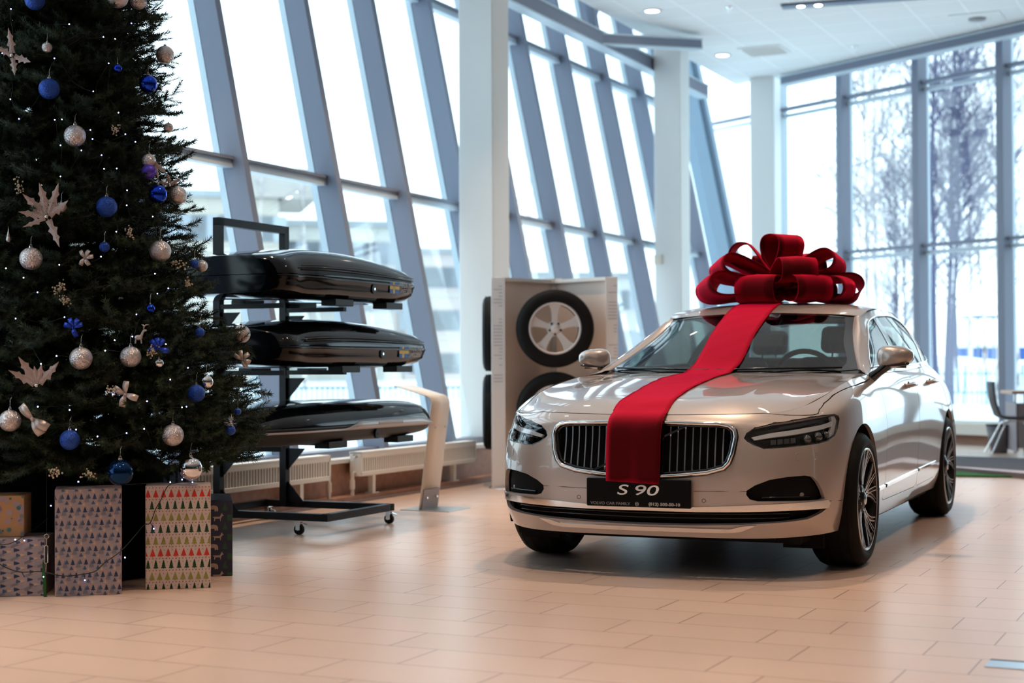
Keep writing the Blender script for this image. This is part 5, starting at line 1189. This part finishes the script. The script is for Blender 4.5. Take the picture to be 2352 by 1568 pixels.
def animal(m,x,z,s,flip=1,bear=True):
    P=[(-.5,.0),(-.5,.30),(-.38,.48),(-.1,.55),(.2,.50),(.34,.52),(.45,.44),(.55,.34),(.50,.26),(.40,.26),(.36,.0),(.24,0),(.24,.18),(-.18,.18),(-.20,0),(-.34,0),(-.36,.1),(-.40,0)] if bear else [(-.45,0),(-.42,.28),(-.62,.40),(-.40,.42),(.10,.42),(.25,.62),(.22,.78),(.30,.66),(.36,.80),(.38,.62),(.52,.52),(.36,.46),(.24,.28),(.22,0),(.15,0),(.14,.22),(-.32,.22),(-.36,0)]
    V=[(x+a*s*flip,-.001,z+b*s) for a,b in P];m.add(V,[tuple(range(len(V)))] ,1)
def fill_d(m,w,h):
    r=np.random.RandomState(5)
    for j in range(8):
        for k in range(6):
            x=.03+k*.062+(j%2)*.03;z=h-.052-j*.048;c=(j*2+k)%4
            if c==0: animal(m,x,z,.055,1 if j%2 else -1)
            elif c==1: fir(m,x,z,.028,.042,2,1)
            elif c==2: animal(m,x,z,.05,-1 if k%2 else 1,False)
            else: m.box(x-.02,x+.02,-.001,-.0008,z,z+.03,2)
giftbox('gift',(-1.77,7.772,0),(-1.401,7.846,0),0,.375,.45,PD,'dark navy gift with beige bears and deer behind the cream one',fill_d)
giftbox('gift',(-1.715,7.70,0),(-1.59,7.705,0),0,.545,.2,[PD[3],PD[0],PD[1]],'shiny blue gift standing behind the cream one under the mirrored bauble',lambda m,w,h:[m.box(x,x+.012,-.001,-.0005,0,h,1) for x in np.arange(.02,w-.02,.04)])
# wire of the fairy lights over the gifts, bulbs hanging from it
def g(x,y,Y): return px(x,y,Y)
W1=[g(-40,1240,7.08),g(10,1250,7.10),g(40,1240,7.13),g(62,1225,7.18),g(80,1214,7.3),g(110,1190,7.4)]
W2=[g(-20,1280,7.05),g(8,1300,7.08),g(45,1313,7.11),g(95,1312,7.14),g(130,1320,7.12),g(160,1322,7.14),g(215,1313,7.165),g(240,1292,7.175),g(265,1275,7.18),g(283,1260,7.21),g(310,1230,7.3),g(330,1206,7.33),g(345,1200,7.34),g(357,1170,7.34),g(371,1145,7.345),g(380,1125,7.345),g(390,1113,7.35),g(410,1108,7.42),g(430,1106,7.47),g(470,1106,7.50)]
m=MB();m.tube(catmull(W1,6),.0022,6);m.tube(catmull(W2,6),.0022,6)
for a,b in ((g(345,1200,7.34),g(353,1213,7.34)),(g(194,1320,7.145),g(195,1331,7.145)),(g(50,1313,7.1),g(56,1325,7.1)),(g(52,1232,7.15),g(56,1240,7.13))): m.tube([a,b],.0018,5)
m.build('gift_wire',m_wire,sl)
for x,y,Y in ((353,1214,7.338),(195,1332,7.14),(56,1241,7.12),(117,1161,7.3),(287,1280,7.22),(100,1324,7.13),(35,1239,7.11),(391,1107,7.33),(418,1101,7.40),(442,1107,7.42)):
    m=MB();m.ball(px(x,y,Y),.003,8);m.build('bulb',m_led,sl)
# turnbuckle guy line between the gifts
tb=empty('turnbuckle',px(105,1375,7.16),0,'steel turnbuckle on a guy wire with a green strap between the left gifts','turnbuckle')
k=7.16/3600;q=lambda dx,dy:Vector((dx*k,0,dy*k));m=MB()
m.tube([q(2,143)+Vector((5*k*cos(a*pi/8),0,5*k*sin(a*pi/8))) for a in range(16)],.0016,6,closed=True);m.tube([q(2,138),q(1,122)],.0018,6);m.tube([q(-3,120),q(-3,84),q(0,80),q(5,84),q(5,120),q(1,123)],.0025,6,closed=True);m.tube([q(1,80),q(0,62)],.0018,6);m.build('buckle',m_cap,tb)
m=MB();m.tube([q(2,148),q(2,320)],.0008,4);m.build('guy_wire',m_wire,tb)
m=MB();m.bar(q(-4,62),q(-1,2),.012,.004,up=(0,1,0));m.bar(q(-5,84),q(-7,45),.008,.003,up=(0,1,0));m.build('strap',mat('green_strap',(.004,.10,.008),.5),tb)
m=MB();m.box(-.008,.008,-.006,.006,0,.012);m.build('floor_anchor',m_dark,tb)
# ================= ROOF BOX RACK (room axes)
rk=empty('display_rack',UV(-5.93,8.6),ROOMROT,'black steel display rack on castors carrying three roof boxes','rack')
UR=(-5.93,8.6)
def L(u,v,z): return (u-UR[0],v-UR[1],z)
for v in (8.22,8.97):
    m=MB();m.bar(L(-5.93,v,.10),L(-5.93,v,1.99),.05,.05);m.build('post',m_dark,rk)
    m=MB();m.prism([(0,0),(.13,0),(0,.14)],-.004,.004,M=Matrix.Translation(L(-5.905,v,.13))@Matrix.Rotation(pi/2,4,'X'));m.build('gusset',m_dark,rk)
m=MB();m.bar(L(-5.93,8.195,1.97),L(-5.93,8.995,1.97),.05,.05);m.build('top_bar',m_dark,rk)
m=MB()
for v in (8.24,9.02): m.bar(L(-6.15,v,.115),L(-5.12,v,.115),.05,.045)
m.bar(L(-5.145,8.22,.115),L(-5.145,9.04,.115),.05,.045);m.bar(L(-6.12,8.22,.115),L(-6.12,9.04,.115),.05,.045);m.build('base_frame',m_dark,rk)
for zz in (1.405,.985,.51):
    for v in (8.22,8.97):
        m=MB();m.bar(L(-5.93,v,zz+.02),L(-5.45,v,zz+.02),.04,.03);m.prism([(0,0),(.14,0),(0,-.15)],-.004,.004,M=Matrix.Translation(L(-5.905,v,zz-.017))@Matrix.Rotation(pi/2,4,'X'));m.build('bracket_arm',m_dark,rk)
for u,v in ((-5.36,8.27),(-5.18,9.08),(-6.1,9.02),(-6.1,8.24)):
    c=empty('castor',L(u,v,0));c.parent=rk
    m=MB();m.cyl((0,-.012,.032),(0,.012,.032),.032,20);m.build('wheel',m_rub,c);m=MB();m.bar((0,-.018,.03),(0,-.018,.09),.03,.003,up=(0,1,0));m.bar((0,.018,.03),(0,.018,.09),.03,.003,up=(0,1,0));m.box(-.025,.025,-.025,.025,.085,.094);m.cyl((0,-.02,.032),(0,.02,.032),.006,8);m.bar((0.01,0,.075),(.06,0,.06),.02,.006);m.build('fork',m_chrome,c)
m_box=mat('gloss_black_shell',(.002,.003,.005),.08,spec=.32);m_boxs=mat('textured_black_tray',(.008,.007,.007),.45,spec=.3);m_silver=mat('silver_trim',(.40,.38,.38),.35,.5)
m_fb=mat('flag_blue',(.0,.10,.42),.5);m_fy=mat('flag_yellow',(.75,.50,.03),.5);m_lab=mat('sticker_grey_print',(.45,.45,.47),.5)
def roofbox(zb,ht,vn,vf,label,style=0):
    u0,u1=-5.96,-5.14;uc=(u0+u1)/2;hw=(u1-u0)/2;e=empty('roof_box',UV(uc,8.6,zb),ROOMROT,label,'roof box','black roof boxes on the rack')
    Ls=vf-vn
    if style==0: prof=[(0,.90,.62),(.04,.985,.70),(.10,.99,.78),(.22,1.0,.92),(.38,1.0,1.0),(.55,1.0,.98),(.70,1.0,.90),(.84,.985,.78),(.93,.96,.68),(.98,.92,.60),(1,.86,.55)]
    else: prof=[(0,.55,.30),(.03,.72,.40),(.10,.86,.60),(.22,.97,.84),(.38,1.0,.96),(.55,1.0,1.0),(.70,1.0,1.0),(.84,.99,.97),(.93,.96,.90),(.98,.90,.74),(1,.82,.55)]
    tv=[p[0] for p in prof];W=spl(tv,[[p[1],p[2]] for p in prof])
    lidc=[(0,1.0),(.35,.995),(.62,.955),(.80,.86),(.91,.72),(.965,.58),(.99,.50),(1.0,.44)];trayc=[(1.0,.42),(1.015,.40),(1.015,.375),(1.0,.36),(.99,.24),(.95,.12),(.86,.04),(.72,0),(0,0)]
    def sk(cs,name,mt,par,nrm=1):
        full=[(-a,b) for a,b in cs[::-1]]+cs[1:] if cs[0][0]==0 else cs+[(-a,b) for a,b in cs[::-1][1:]]
        ts=np.concatenate([[0,.01,.02],np.linspace(.04,.96,34),[.98,.99,1]]);V=[];n=len(full)
        for t in ts:
            w,hh=W(t)[0];rnd=(1-max(0,(.03-t)/.03)**2*.25)*(1-max(0,(t-.97)/.03)**2*.25)
            for a,b in full:
                zt=.42+(b-.42)*hh if b>.42 else b*(1 if style==0 else 1)
                bb=zt+ (0 if b>.42 else 0)
                lift=.10*max(0,(.2-t)/.2)**2+.12*max(0,(t-.75)/.25)**2 if b<.30 else 0
                if name=='lid' and style==0: pass
                V.append((a*hw*w*rnd,vn-8.6+t*Ls,(bb+lift)*ht))
        F=[(i*n+k,i*n+k+1,(i+1)*n+k+1,(i+1)*n+k) for i in range(len(ts)-1) for k in range(n-1)]
        F+=[tuple(range(n-1,-1,-1)),tuple((len(ts)-1)*n+k for k in range(n))]
        m=MB();m.add(V,F,0,True);o=m.build(name,mt,par);
        for p in o.data.polygons[-2:]: p.use_smooth=False
        return o
    ld=sk(lidc,'lid',m_box,e);sk(trayc,'tray',m_box if style==0 else m_boxs,e)
    # clamps and lock below and on the side
    for f in (.42,.80):
        vv=vn-8.6+f*Ls
        for s_ in (1,-1): m=MB();a_,b_=sorted((s_*hw*.70,s_*hw*.96));m.box(a_,b_,vv-.11,vv+.11,-.03,.012);m.build('clamp',m_boxs,e,bevel=.004)
    m=MB();vv=vn-8.6+.62*Ls;m.cyl((hw*.97,vv,.09 if style==0 else .04),(hw*1.012,vv,.09 if style==0 else .04),.03,20);m.cyl((hw*1.0,vv,.09 if style==0 else .04),(hw*1.02,vv,.09 if style==0 else .04),.008,10,1);m.build('lock',[m_boxs,m_chrome],e)
    if style==0:
        s=empty('sticker',(hw*1.006,vn-8.6+.74*Ls,ht*.33));s.parent=e;s.rotation_euler=(0,0,rad(2.2));s.scale=(1,1.3,1.3)
        m=MB();m.box(0,.002,0,.105,-.028,.028,0);m.box(.002,.003,.034,.052,-.028,.028,1);m.box(.002,.003,0,.105,-.007,.009,1);m.build('flag',[m_fb,m_fy],s)
        text('sticker_text','MADE IN',.034,m_lab,s,Matrix(((0,0,1,.002),(1,0,0,.175),(0,1,0,.016),(0,0,0,1))),space=1)
        text('sticker_text','SWEDEN',.034,m_lab,s,Matrix(((0,0,1,.002),(1,0,0,.175),(0,1,0,-.014),(0,0,0,1))),space=1)
        m=MB()
        for f in (.56,.64): m.tube([(hw*float(W(t)[0][0])*.986,vn-8.6+t*Ls,ht*(.42+(f-.42)*float(W(t)[0][1]))) for t in np.linspace(.12,.96,24)],.004,6)
        m.build('lid_rib',m_box,ld)
    else:
        m=MB();V=[];ts=np.linspace(.0,.985,50)
        for t in ts:
            w=float(W(t)[0][0])*hw*1.02;b=.30;tp=.345 if t<.45 else min(.50,.345+(t-.45)*2.2)
            if t>.9: tp=max(.35,.50-(t-.9)*2)
            V+=[(w,vn-8.6+t*Ls,ht*b),(w,vn-8.6+t*Ls,ht*tp)]
        m.add(V,[(2*i,2*i+2,2*i+3,2*i+1) for i in range(49)],0,True);V0=(V[0][0],V[0][1]);m.add([V[0],V[1],(-V0[0],V0[1]-.001,V[1][2]),(-V0[0],V0[1]-.001,V[0][2])],[(0,1,2,3)]);o=m.build('silver_band',m_silver,e);sd=o.modifiers.new('s','SOLIDIFY');sd.thickness=.006;sd.offset=1
        m=MB();m.box(hw*1.02,hw*1.045,vn-8.6+.62*Ls,vn-8.6+.76*Ls,ht*.40,ht*.45);m.build('handle',m_lab,e,bevel=.003)
    return e
roofbox(1.455,.33,7.78,9.46,'glossy black roof box with a blue and yellow flag sticker, topmost on the rack')
roofbox(1.035,.31,7.80,9.62,'glossy black roof box with a flag sticker, middle one of the rack')
roofbox(.565,.26,7.45,9.72,'black roof box with a silver band, lowest on the rack',1)
# ================= INFORMATION STAND
m_stand=mat('cream_powder_coat',(.80,.73,.65),.4)
st=empty('information_stand',UV(-5.385,10.12),ROOMROT,'cream bent metal information stand with slanted top in front of the radiator','stand')
prof=[(-.10,.012),(.02,.80)];P=[Vector((-.055,0,.012)),Vector((.045,0,.74))];arc=[]
c0=Vector((.052,0,.79))
pts=[Vector((-.055,0,.006)),Vector((.043,0,.73)),Vector((.050,0,.775)),Vector((.040,0,.81)),Vector((.010,0,.832)),Vector((-.26,0,.905))]
V=[];
for i,p in enumerate(pts):
    w=.14
    for s in (-1,1): V.append((p.x,s*w,p.z))
m=MB();m.add(V,[(2*i,2*i+1,2*i+3,2*i+2) for i in range(len(pts)-1)],0,True);o=m.build('bent_panel',m_stand,st);sd=o.modifiers.new('s','SOLIDIFY');sd.thickness=.008
m=MB();V=[];
for p in (Vector((-.060,0,.006)),Vector((-.040,0,.15))):
    for s in (-.12,.12): V.append((p.x+.012,s,p.z))
    for s in (.12,-.12): V.append((p.x-.004,s,p.z))
m.add(V,[(0,1,5,4),(1,2,6,5),(2,3,7,6),(3,0,4,7)],0);m.build('grey_sleeve',mat('warm_grey_metal',(.30,.25,.25),.4),st)
m=MB()
for y in (-.075,.075):
    for z in (.09,.60): m.cyl((-.05+z*.137+.004,y,z),(-.05+z*.137+.014,y,z),.008,10)
m.build('screws',m_chrome,st)
m=MB();m.box(-.20,.20,-.17,.17,0,.006);m.build('base_plate',mat('steel_plate',(.45,.50,.50),.3,.8),st)
# ================= WHEEL DISPLAY
m_dw=mat('display_white',(.80,.78,.76),.4);m_dwarm=mat('display_inner',(.78,.66,.58),.45)
dc=px(1272,1000,13.85);dc.z=0;ds=empty('wheel_display',dc,0,'white cross shaped wheel display tower behind the car hood','display stand')
TOP=1.80
for k,a in enumerate((225,315,45,135)):
    d=Vector((cos(rad(a)),sin(rad(a)),0));Lw=.66 if k<2 else .50;n=Vector((-d.y,d.x,0))
    m=MB();m.bar(Vector((0,0,(TOP+.06)/2)),d*Lw+Vector((0,0,(TOP+.06)/2)),.03,TOP-.06);m.build('panel',m_dwarm,ds)
    m=MB();m.bar(d*.03+Vector((0,0,TOP-.015)),d*Lw+Vector((0,0,TOP-.015)),.09,.03);m.bar(d*.03+Vector((0,0,.06)),d*Lw+Vector((0,0,.06)),.09,.03);m.build('shelf_edge',m_dw,ds)
    m=MB();c=d*Lw
    if k==0: m.box(c.x-.075,c.x+.045,c.y-.03,c.y+.02,.0,TOP)
    elif k==1: m.box(c.x-.03,c.x+.07,c.y-.03,c.y+.02,.0,TOP)
    else: m.box(c.x-.05,c.x+.05,c.y-.03,c.y+.03,.0,TOP)
    m.build('end_board',m_dw,ds,bevel=.004)
    if k<2:
        m=MB();r=np.random.RandomState(k)
        x0=c.x-.055 if k==0 else c.x-.01
        for z in np.arange(1.72,.85,-.028):
            if r.rand()<.3: continue
            m.box(x0+(.0 if r.rand()<.6 else .045),x0+.075,c.y-.0315,c.y-.0305,z,z+.007)
        m.build('printed_lines',mat('faint_grey_print',(.45,.45,.48),.6),ds)
m=MB();m.cyl((0,0,0),(0,0,TOP),.05,16);m.box(-.08,.08,-.08,.03,TOP-.03,TOP+.01);m.build('centre_post',m_dw,ds)
def dispwheel(x,y,z,rz,label,five=True,R=.332,rr=.222,W=.20):
    w=wheel('alloy_wheel',None,dc+Vector((x,y,z)),rz,R,rr,W,five=True);tag(w,label,'car wheel');
    m=MB();m.cyl((0,.0,0),(0,-W*.5-.25,0),.02,10);m.build('hanger',m_dw,w);return w
dispwheel(.0,-.50,1.36,pi,'upper silver five spoke wheel with black tyre hanging on the white display')
dispwheel(.0,-.50,.66,pi,'lower wheel on the white display, half hidden by the car hood')
dispwheel(-.52,.02,1.33,pi/2,'edge on tyre peeking out left of the white display, upper one')
dispwheel(-.52,.02,.64,pi/2,'edge on tyre peeking out left of the white display, lower one')
m=MB();m.lathe([(.0001,.012),(.16,.012),(.17,.0)],28,0);o=m.build('foot_disc',m_chr2,ds);o.location=(-.40,-.38,0)
# ================= RIGHT BACKGROUND: chair, desk, platform, artificial grass
m_cpt=mat('dark_grey_carpet',(.055,.05,.06),.9);m_edge=mat('pinkish_metal_edge',(.45,.33,.33),.4);m_grass=mat('artificial_grass',(.02,.14,.02),.85);noise_mix(m_grass,(.012,.09,.012),(.04,.20,.03),60,3,bump=.8,bscale=400)
def fp(x,y,z=0):
    d=px(x,y,1.0)-Vector((0,0,H));t=(z-H)/d.z;return Vector((0,0,H))+d*t
q0=fp(2140,1044.8,.05);q1=fp(2352,1052,.05);dq=(q1-q0).normalized();q1=q0+dq*3.2
r0=fp(2140,1068.4,.05);r1=fp(2352,1087,.05);dr=(r1-r0).normalized();r1=r0+dr*2.6
e=empty('carpet_platform',(q0.x,q0.y,0),0,'low dark grey carpeted platform with a pinkish edge under the office chair','platform')
m=MB();P=[r0,r1,q1,q0];m.prism([(p.x-q0.x,p.y-q0.y) for p in P],.001,.05);m.build('carpet',m_cpt,e)
e0=fp(2140,1079);e1=fp(2352,1093.4);e1=e1+(e1-e0).normalized()*1.2
m=MB();P=[e0,e1,r1,r0];m.prism([(p.x-q0.x,p.y-q0.y) for p in P],.001,.052);m.build('edge_strip',m_edge,e)
g0=e0;g1=e1;h0=fp(2140,1094.6);h1=fp(2352,1097.6);h1=h1+(h1-h0).normalized()*.5
m=MB();m.prism([(p.x,p.y) for p in (h0,fp(2352,1097.6),fp(2352,1094),g0)],.001,.018);tag(m.build('grass_strip',m_grass),'thin strip of bright green artificial grass beside the rear wheel of the car','artificial grass',kind=None)
ch=empty('office_chair',px(2334,1046,17.4)*1.0,rad(-8),'black shell chair with thin chrome legs on the grey platform at the right edge','chair');ch.location.z=.05
m_shell=mat('black_shell_plastic',(.035,.03,.035),.45)
pr=[(-.30,.80),(-.285,.62),(-.255,.50),(-.22,.42),(-.15,.385),(-.05,.375),(.12,.375),(.20,.385)]
V=[];cpts=catmull([(a,0,b) for a,b in pr],5)
for p in cpts:
    for s in np.linspace(-1,1,9): V.append((p.x+.03*s*s*(1 if p.z>.42 else 0),s*.21,p.z+.02*s*s*(0 if p.z>.42 else 1)))
m=MB();m.add(V,[(i*9+k,i*9+k+1,(i+1)*9+k+1,(i+1)*9+k) for i in range(len(cpts)-1) for k in range(8)],0,True);o=m.build('seat_shell',m_shell,ch);sd=o.modifiers.new('s','SOLIDIFY');sd.thickness=.014
for s in (-1,1):
    for a,b in ((-.14,-.30),(.12,.30)):
        m=MB();m.tube([(a*.6,s*.13,.365),(a,s*.15,.33),(b,s*.24,.0)],.009,8);m.build('leg',m_chrome,ch)
m=MB();m.box(-.10,.10,-.14,.14,.355,.368);m.build('under_frame',m_chrome,ch)
dk=empty('desk',px(2335,1040,18.1),rad(-8),'grey panel desk with a wooden top edge behind the office chair','desk');dk.location.z=0
dx0=-.06
m=MB();m.box(dx0-.05,1.6,-.4,.4,.70,.735);m.build('desk_top',mat('light_wood',(.55,.34,.24),.45),dk)
m=MB();m.box(dx0,1.55,-.36,-.34,.09,.60);m.box(dx0,dx0+.02,-.36,.36,.05,.60);m.build('modesty_panel',mat('mauve_grey_panel',(.30,.26,.28),.5),dk)
for x in (dx0+.1,1.45):
    for y in (-.3,.3): m=MB();m.cyl((x,y,.0),(x,y,.70),.018,10);m.build('leg',m_chr2,dk)
wb=empty('waste_bin',px(2295,1040,18.4),0,'dark tapered waste bin left of the desk','bin');wb.location.z=0;m=MB();m.lathe([(.0001,.005),(.09,.0),(.15,.33),(.142,.33),(.085,.01)],24);m.build('bin_body',mat('bin_grey',(.12,.11,.12),.5),wb)
m=MB();m.lathe([(.150,.32),(.157,.335),(.146,.335)],24);m.build('rim',m_dark,wb)
# ================= OUTSIDE
m_snow=mat('snow',(.80,.86,.90),.8);m_twig=mat('birch_twig',(.30,.28,.31),.8);m_birch=mat('birch_bark',(.62,.55,.52),.7);noise_mix(m_birch,(.10,.08,.08),(.66,.60,.57),9,4,(.38,.48),stretch=(1,1,.35))
m_refl_tree=mat('reflection_dark_wood',(.10,.10,.17),.8)  # wood colour darkened to imitate a dark reflection in the window glass
def snowz(x,y):
    b=-.55
    if y>24: b+=min(1,(y-24)/6)*.75
    b+=1.05*math.exp(-((x-9.5)/3.5)**2-((y-40)/3.)**2)+.7*math.exp(-((x-15)/4.)**2-((y-41)/3)**2)
    return b+.06*sin(x*1.3)*cos(y*.9)
m=MB();V=[];nx,ny=90,90
for j in range(ny+1):
    for i in range(nx+1):
        x=-60+i*140/nx;y=10+j*90/ny;V.append((x,y,snowz(x,y)))
F=[(j*(nx+1)+i,j*(nx+1)+i+1,(j+1)*(nx+1)+i+1,(j+1)*(nx+1)+i) for j in range(ny) for i in range(nx)];m.add(V,F,0,True)
# keep the snow out of the room: drop faces whose centre is inside
def inside(x,y):
    u,v=uvof(Vector((x,y,0)));return u>-8.2 and (Vector((x,y,0))-P0).dot(N34)<1.5
keep=[f for f in m.f if not inside(*(np.mean([m.v[i][:2] for i in f],axis=0)))]
m.f=keep;m.m=[0]*len(keep);m.sm=[True]*len(keep);o=tag(m.build('snow_ground',m_snow),kind='structure')
m=MB();m.box(-80,-9,-40,12,-.62,-.55);tag(m.build('snow_ground',m_snow),kind='structure')
def bare_tree(x,y,h,seed,label,name='birch_tree',tm=None,wm=None,spread=.5,group='bare trees outside',lean=0,tr_=.07,nb=22):
    r=np.random.RandomState(seed);z0=snowz(x,y);e=empty(name,(x,y,z0-.05),0,label,'tree',group)
    tr=[Vector((0,0,0))]
    for k in range(10): tr.append(tr[-1]+Vector((lean*h/10+r.normal(0,.03),r.normal(0,.03),h/10)))
    m=MB();m.tube(tr,[tr_*h/9*(1-k/11) for k in range(11)],7);m.build('trunk',tm or m_birch,e)
    m=MB()
    def grow(p,d,l,rd,dep):
        pts=[p];dd=d.copy()
        for k in range(4):
            dd=(dd+Vector(r.normal(0,.12,3))+Vector((0,0,.07))).normalized();pts.append(pts[-1]+dd*l/4)
        m.tube(pts,[rd*(1-.2*k) for k in range(5)],4,cap=False)
        if dep>0:
            for k in range(5):
                q=pts[1+k%4];nd=(dd+Vector(r.normal(0,.55,3))).normalized();grow(q,nd,l*.55,rd*.5,dep-1)
    for k in range(int(nb*spread*2)):
        t=r.uniform(.22,.98);i=int(t*10);q=tr[i]+(tr[min(i+1,10)]-tr[i])*(t*10-i);a=r.uniform(0,2*pi);grow(q,Vector((cos(a)*.7,sin(a)*.7,.75)).normalized(),h*.20*(1.25-t)*spread*2,.018*h/9,2)
    m.build('branches',wm or m_twig,e);return e
def gx(x,Y): return (x-1176)/3600*Y
specs=[(1985,33,10,'slim bare birch seen through the second right hand window, left one'),(2015,38,11,'taller bare birch in the second right hand window'),(2052,35,9,'bare birch just left of the thick window mullion'),(2100,42,12,'bare birch behind the thick window mullion'),
(2290,33,11,'pale birch with a straight trunk near the right edge of the third window'),(2262,39,9,'small bare birch beside the pale birch in the third window'),(2335,36,10,'bare birch seen at the right edge of the photo'),(1950,44,12,'distant bare birch beside the left mullion'),(2225,45,10,'distant bare birch above the snow mound')]
for k,(x,Y,h,l) in enumerate(specs): bare_tree(gx(x,Y),Y,h,k+3,l,spread=.42,tr_=.055,nb=34)
for k,(x,Y,h,l,le) in enumerate([(2150,30,11,'dense tree darkened like a glass reflection in the left part of the third right hand window',.02),(2172,33,12,'tallest dense tree darkened like a glass reflection in the third right hand window',.04),(2185,31,9,'dense tree darkened like a glass reflection right of the tallest one in the third window',.03),(2080,31,6,'low tree darkened like a glass reflection left of the thick mullion above the car roof',.02),(2060,34,5,'lowest tree darkened like a glass reflection above the bow on the right',.0),(2200,36,8,'slender tree darkened like a glass reflection above the left end of the snow mound',.02)]):
    bare_tree(gx(x,Y),Y,h,k+30,l,'reflection_dark_tree',m_refl_tree,m_refl_tree,.5,lean=le,tr_=.05,nb=52)  # dense dark cluster added in place of a leaning reflection in the pane
def gz(y,Y): return H+(848-y)*Y/3600
# picket fence
fn=empty('picket_fence',(0,0,0),0,'pale picket fence in the snow outside the third right hand window','fence');m_pk=mat('pale_pickets',(.42,.52,.58),.7)
r=np.random.RandomState(2);k=0
for x in range(2155,2420,11):
    X=gx(x,33);b=snowz(X,33)-.1;m=MB();t=1.02+r.normal(0,.04);dark=x%5==0;ln=r.normal(0,.03)
    m.bar((X,33,b),(X+ln,33,t),.035 if not dark else .06,.03);m.build('picket',m_pk if not dark else mat('teal_pickets',(.20,.34,.40),.7),fn)
m=MB();m.bar((gx(2150,33),33.04,.85),(gx(2420,33),33.04,.85),.03,.04);m.bar((gx(2150,33),33.04,.45),(gx(2420,33),33.04,.45),.03,.04);m.build('rail',m_pk,fn)
# blue container and shelter
c=empty('blue_container',(gx(2262,52),52,gz(852,52)),rad(-4),'low blue container behind the snow mound','container');m=MB();m.box(-.9,1.3,-.5,.5,.2,.62);m.build('body',mat('container_blue',(.03,.09,.30),.6),c);m=MB();m.box(-.95,1.35,-.55,.55,.62,.74);m.build('snow_cap',m_snow,c)
c=empty('shelter',(gx(2224,50),50,gz(850,50)),0,'small grey bus shelter outside behind the snow mound','shelter')
for a in (0,.35,.9,1.25):
    m=MB();m.bar((a*.9,0,0),(a*.9,0,1.5),.05,.05);m.build('post',mat('shelter_grey',(.18,.22,.30),.6),c)
m=MB();m.box(-.1,1.3,-.5,.5,1.5,1.6);m.build('roof',_M['shelter_grey'],c)
# apartment blocks to the left, far away
def block(name,x0,x1,ytop,Y,label,col,floors=5,rows_w=9,wing=None,base=None):
    X0,X1=gx(x0,Y),gx(x1,Y);ht=gz(ytop,Y)+1.0;e=empty(name,(X0,Y,-1.0),rad(14),label,'building','apartment blocks outside');w=X1-X0;m=MB();m.box(0,w,0,12,0,ht);m.build('wall',mat(name+label[:6],col,.9),e)
    m=MB();m.box(-.2,w+.2,-.3,12.3,ht,ht+.35);m.build('roof_edge',mat('roof_grey',(.30,.33,.35),.8),e)
    if wing: m=MB();m.box(wing[0],wing[1],-.4,8,ht,ht+wing[2]);m.build('stair_tower',mat('tower_brown',(.38,.35,.32),.9),e)
    for f in range(floors):
        z=ht-2.3-f*2.9
        if z<0: break
        for k in range(rows_w):
            x=w*(k+.5)/rows_w
            m=MB();m.box(x-.75,x+.75,-.06,.02,z,z+1.35);m.build('window',mat('far_window',(.34,.38,.42),.5),e)
        m=MB();m.box(0,w,-.12,-.02,z-.55,z-.40);m.build('band',mat('pale_band',(.56,.54,.50),.8),e)
block('apartment_building',395,640,452,82,'beige apartment block with window rows behind the top roof box',(.46,.42,.36),5,8,wing=(3.6,7.6,1.6))
block('apartment_building',640,905,520,95,'paler lower apartment block right of the beige one',(.52,.52,.48),4,10)
block('apartment_building',930,1070,585,105,'faint pinkish block seen left of the big white column',(.52,.46,.45),4,6)
block('apartment_building',1180,1480,640,110,'distant low pale building between the white columns',(.5,.52,.52),2,10)
block('apartment_building',120,390,430,90,'apartment block hidden mostly behind the Christmas tree',(.38,.36,.31),5,8)
# low street fence and cars under the blocks
fn=empty('street_fence',(0,0,0),0,'low dark metal fence in the snow behind the lowest roof box','fence')
for x in range(560,1060,12):
    X=gx(x,42);m=MB();m.bar((X,42,-.4),(X,42,.55),.05,.05);m.build('picket',mat('fence_teal',(.26,.36,.40),.7),fn)
m=MB();m.bar((gx(555,42),42,.5),(gx(1065,42),42,.5),.05,.06);m.build('rail',_M['fence_teal'],fn)
for k,(x,Y,h,l) in enumerate([(600,48,7,'bare tree outside between the roof boxes and the tree'),(700,55,8,'bare tree outside behind the middle roof box'),(860,50,7,'bare tree outside seen above the information stand'),(1225,55,9,'bare tree outside right of the big white column')]): bare_tree(gx(x,Y),Y,h,k+60,l,spread=.35)
for m_ in (m_led,m_em,m_emw): m_.cycles.emission_sampling='NONE'
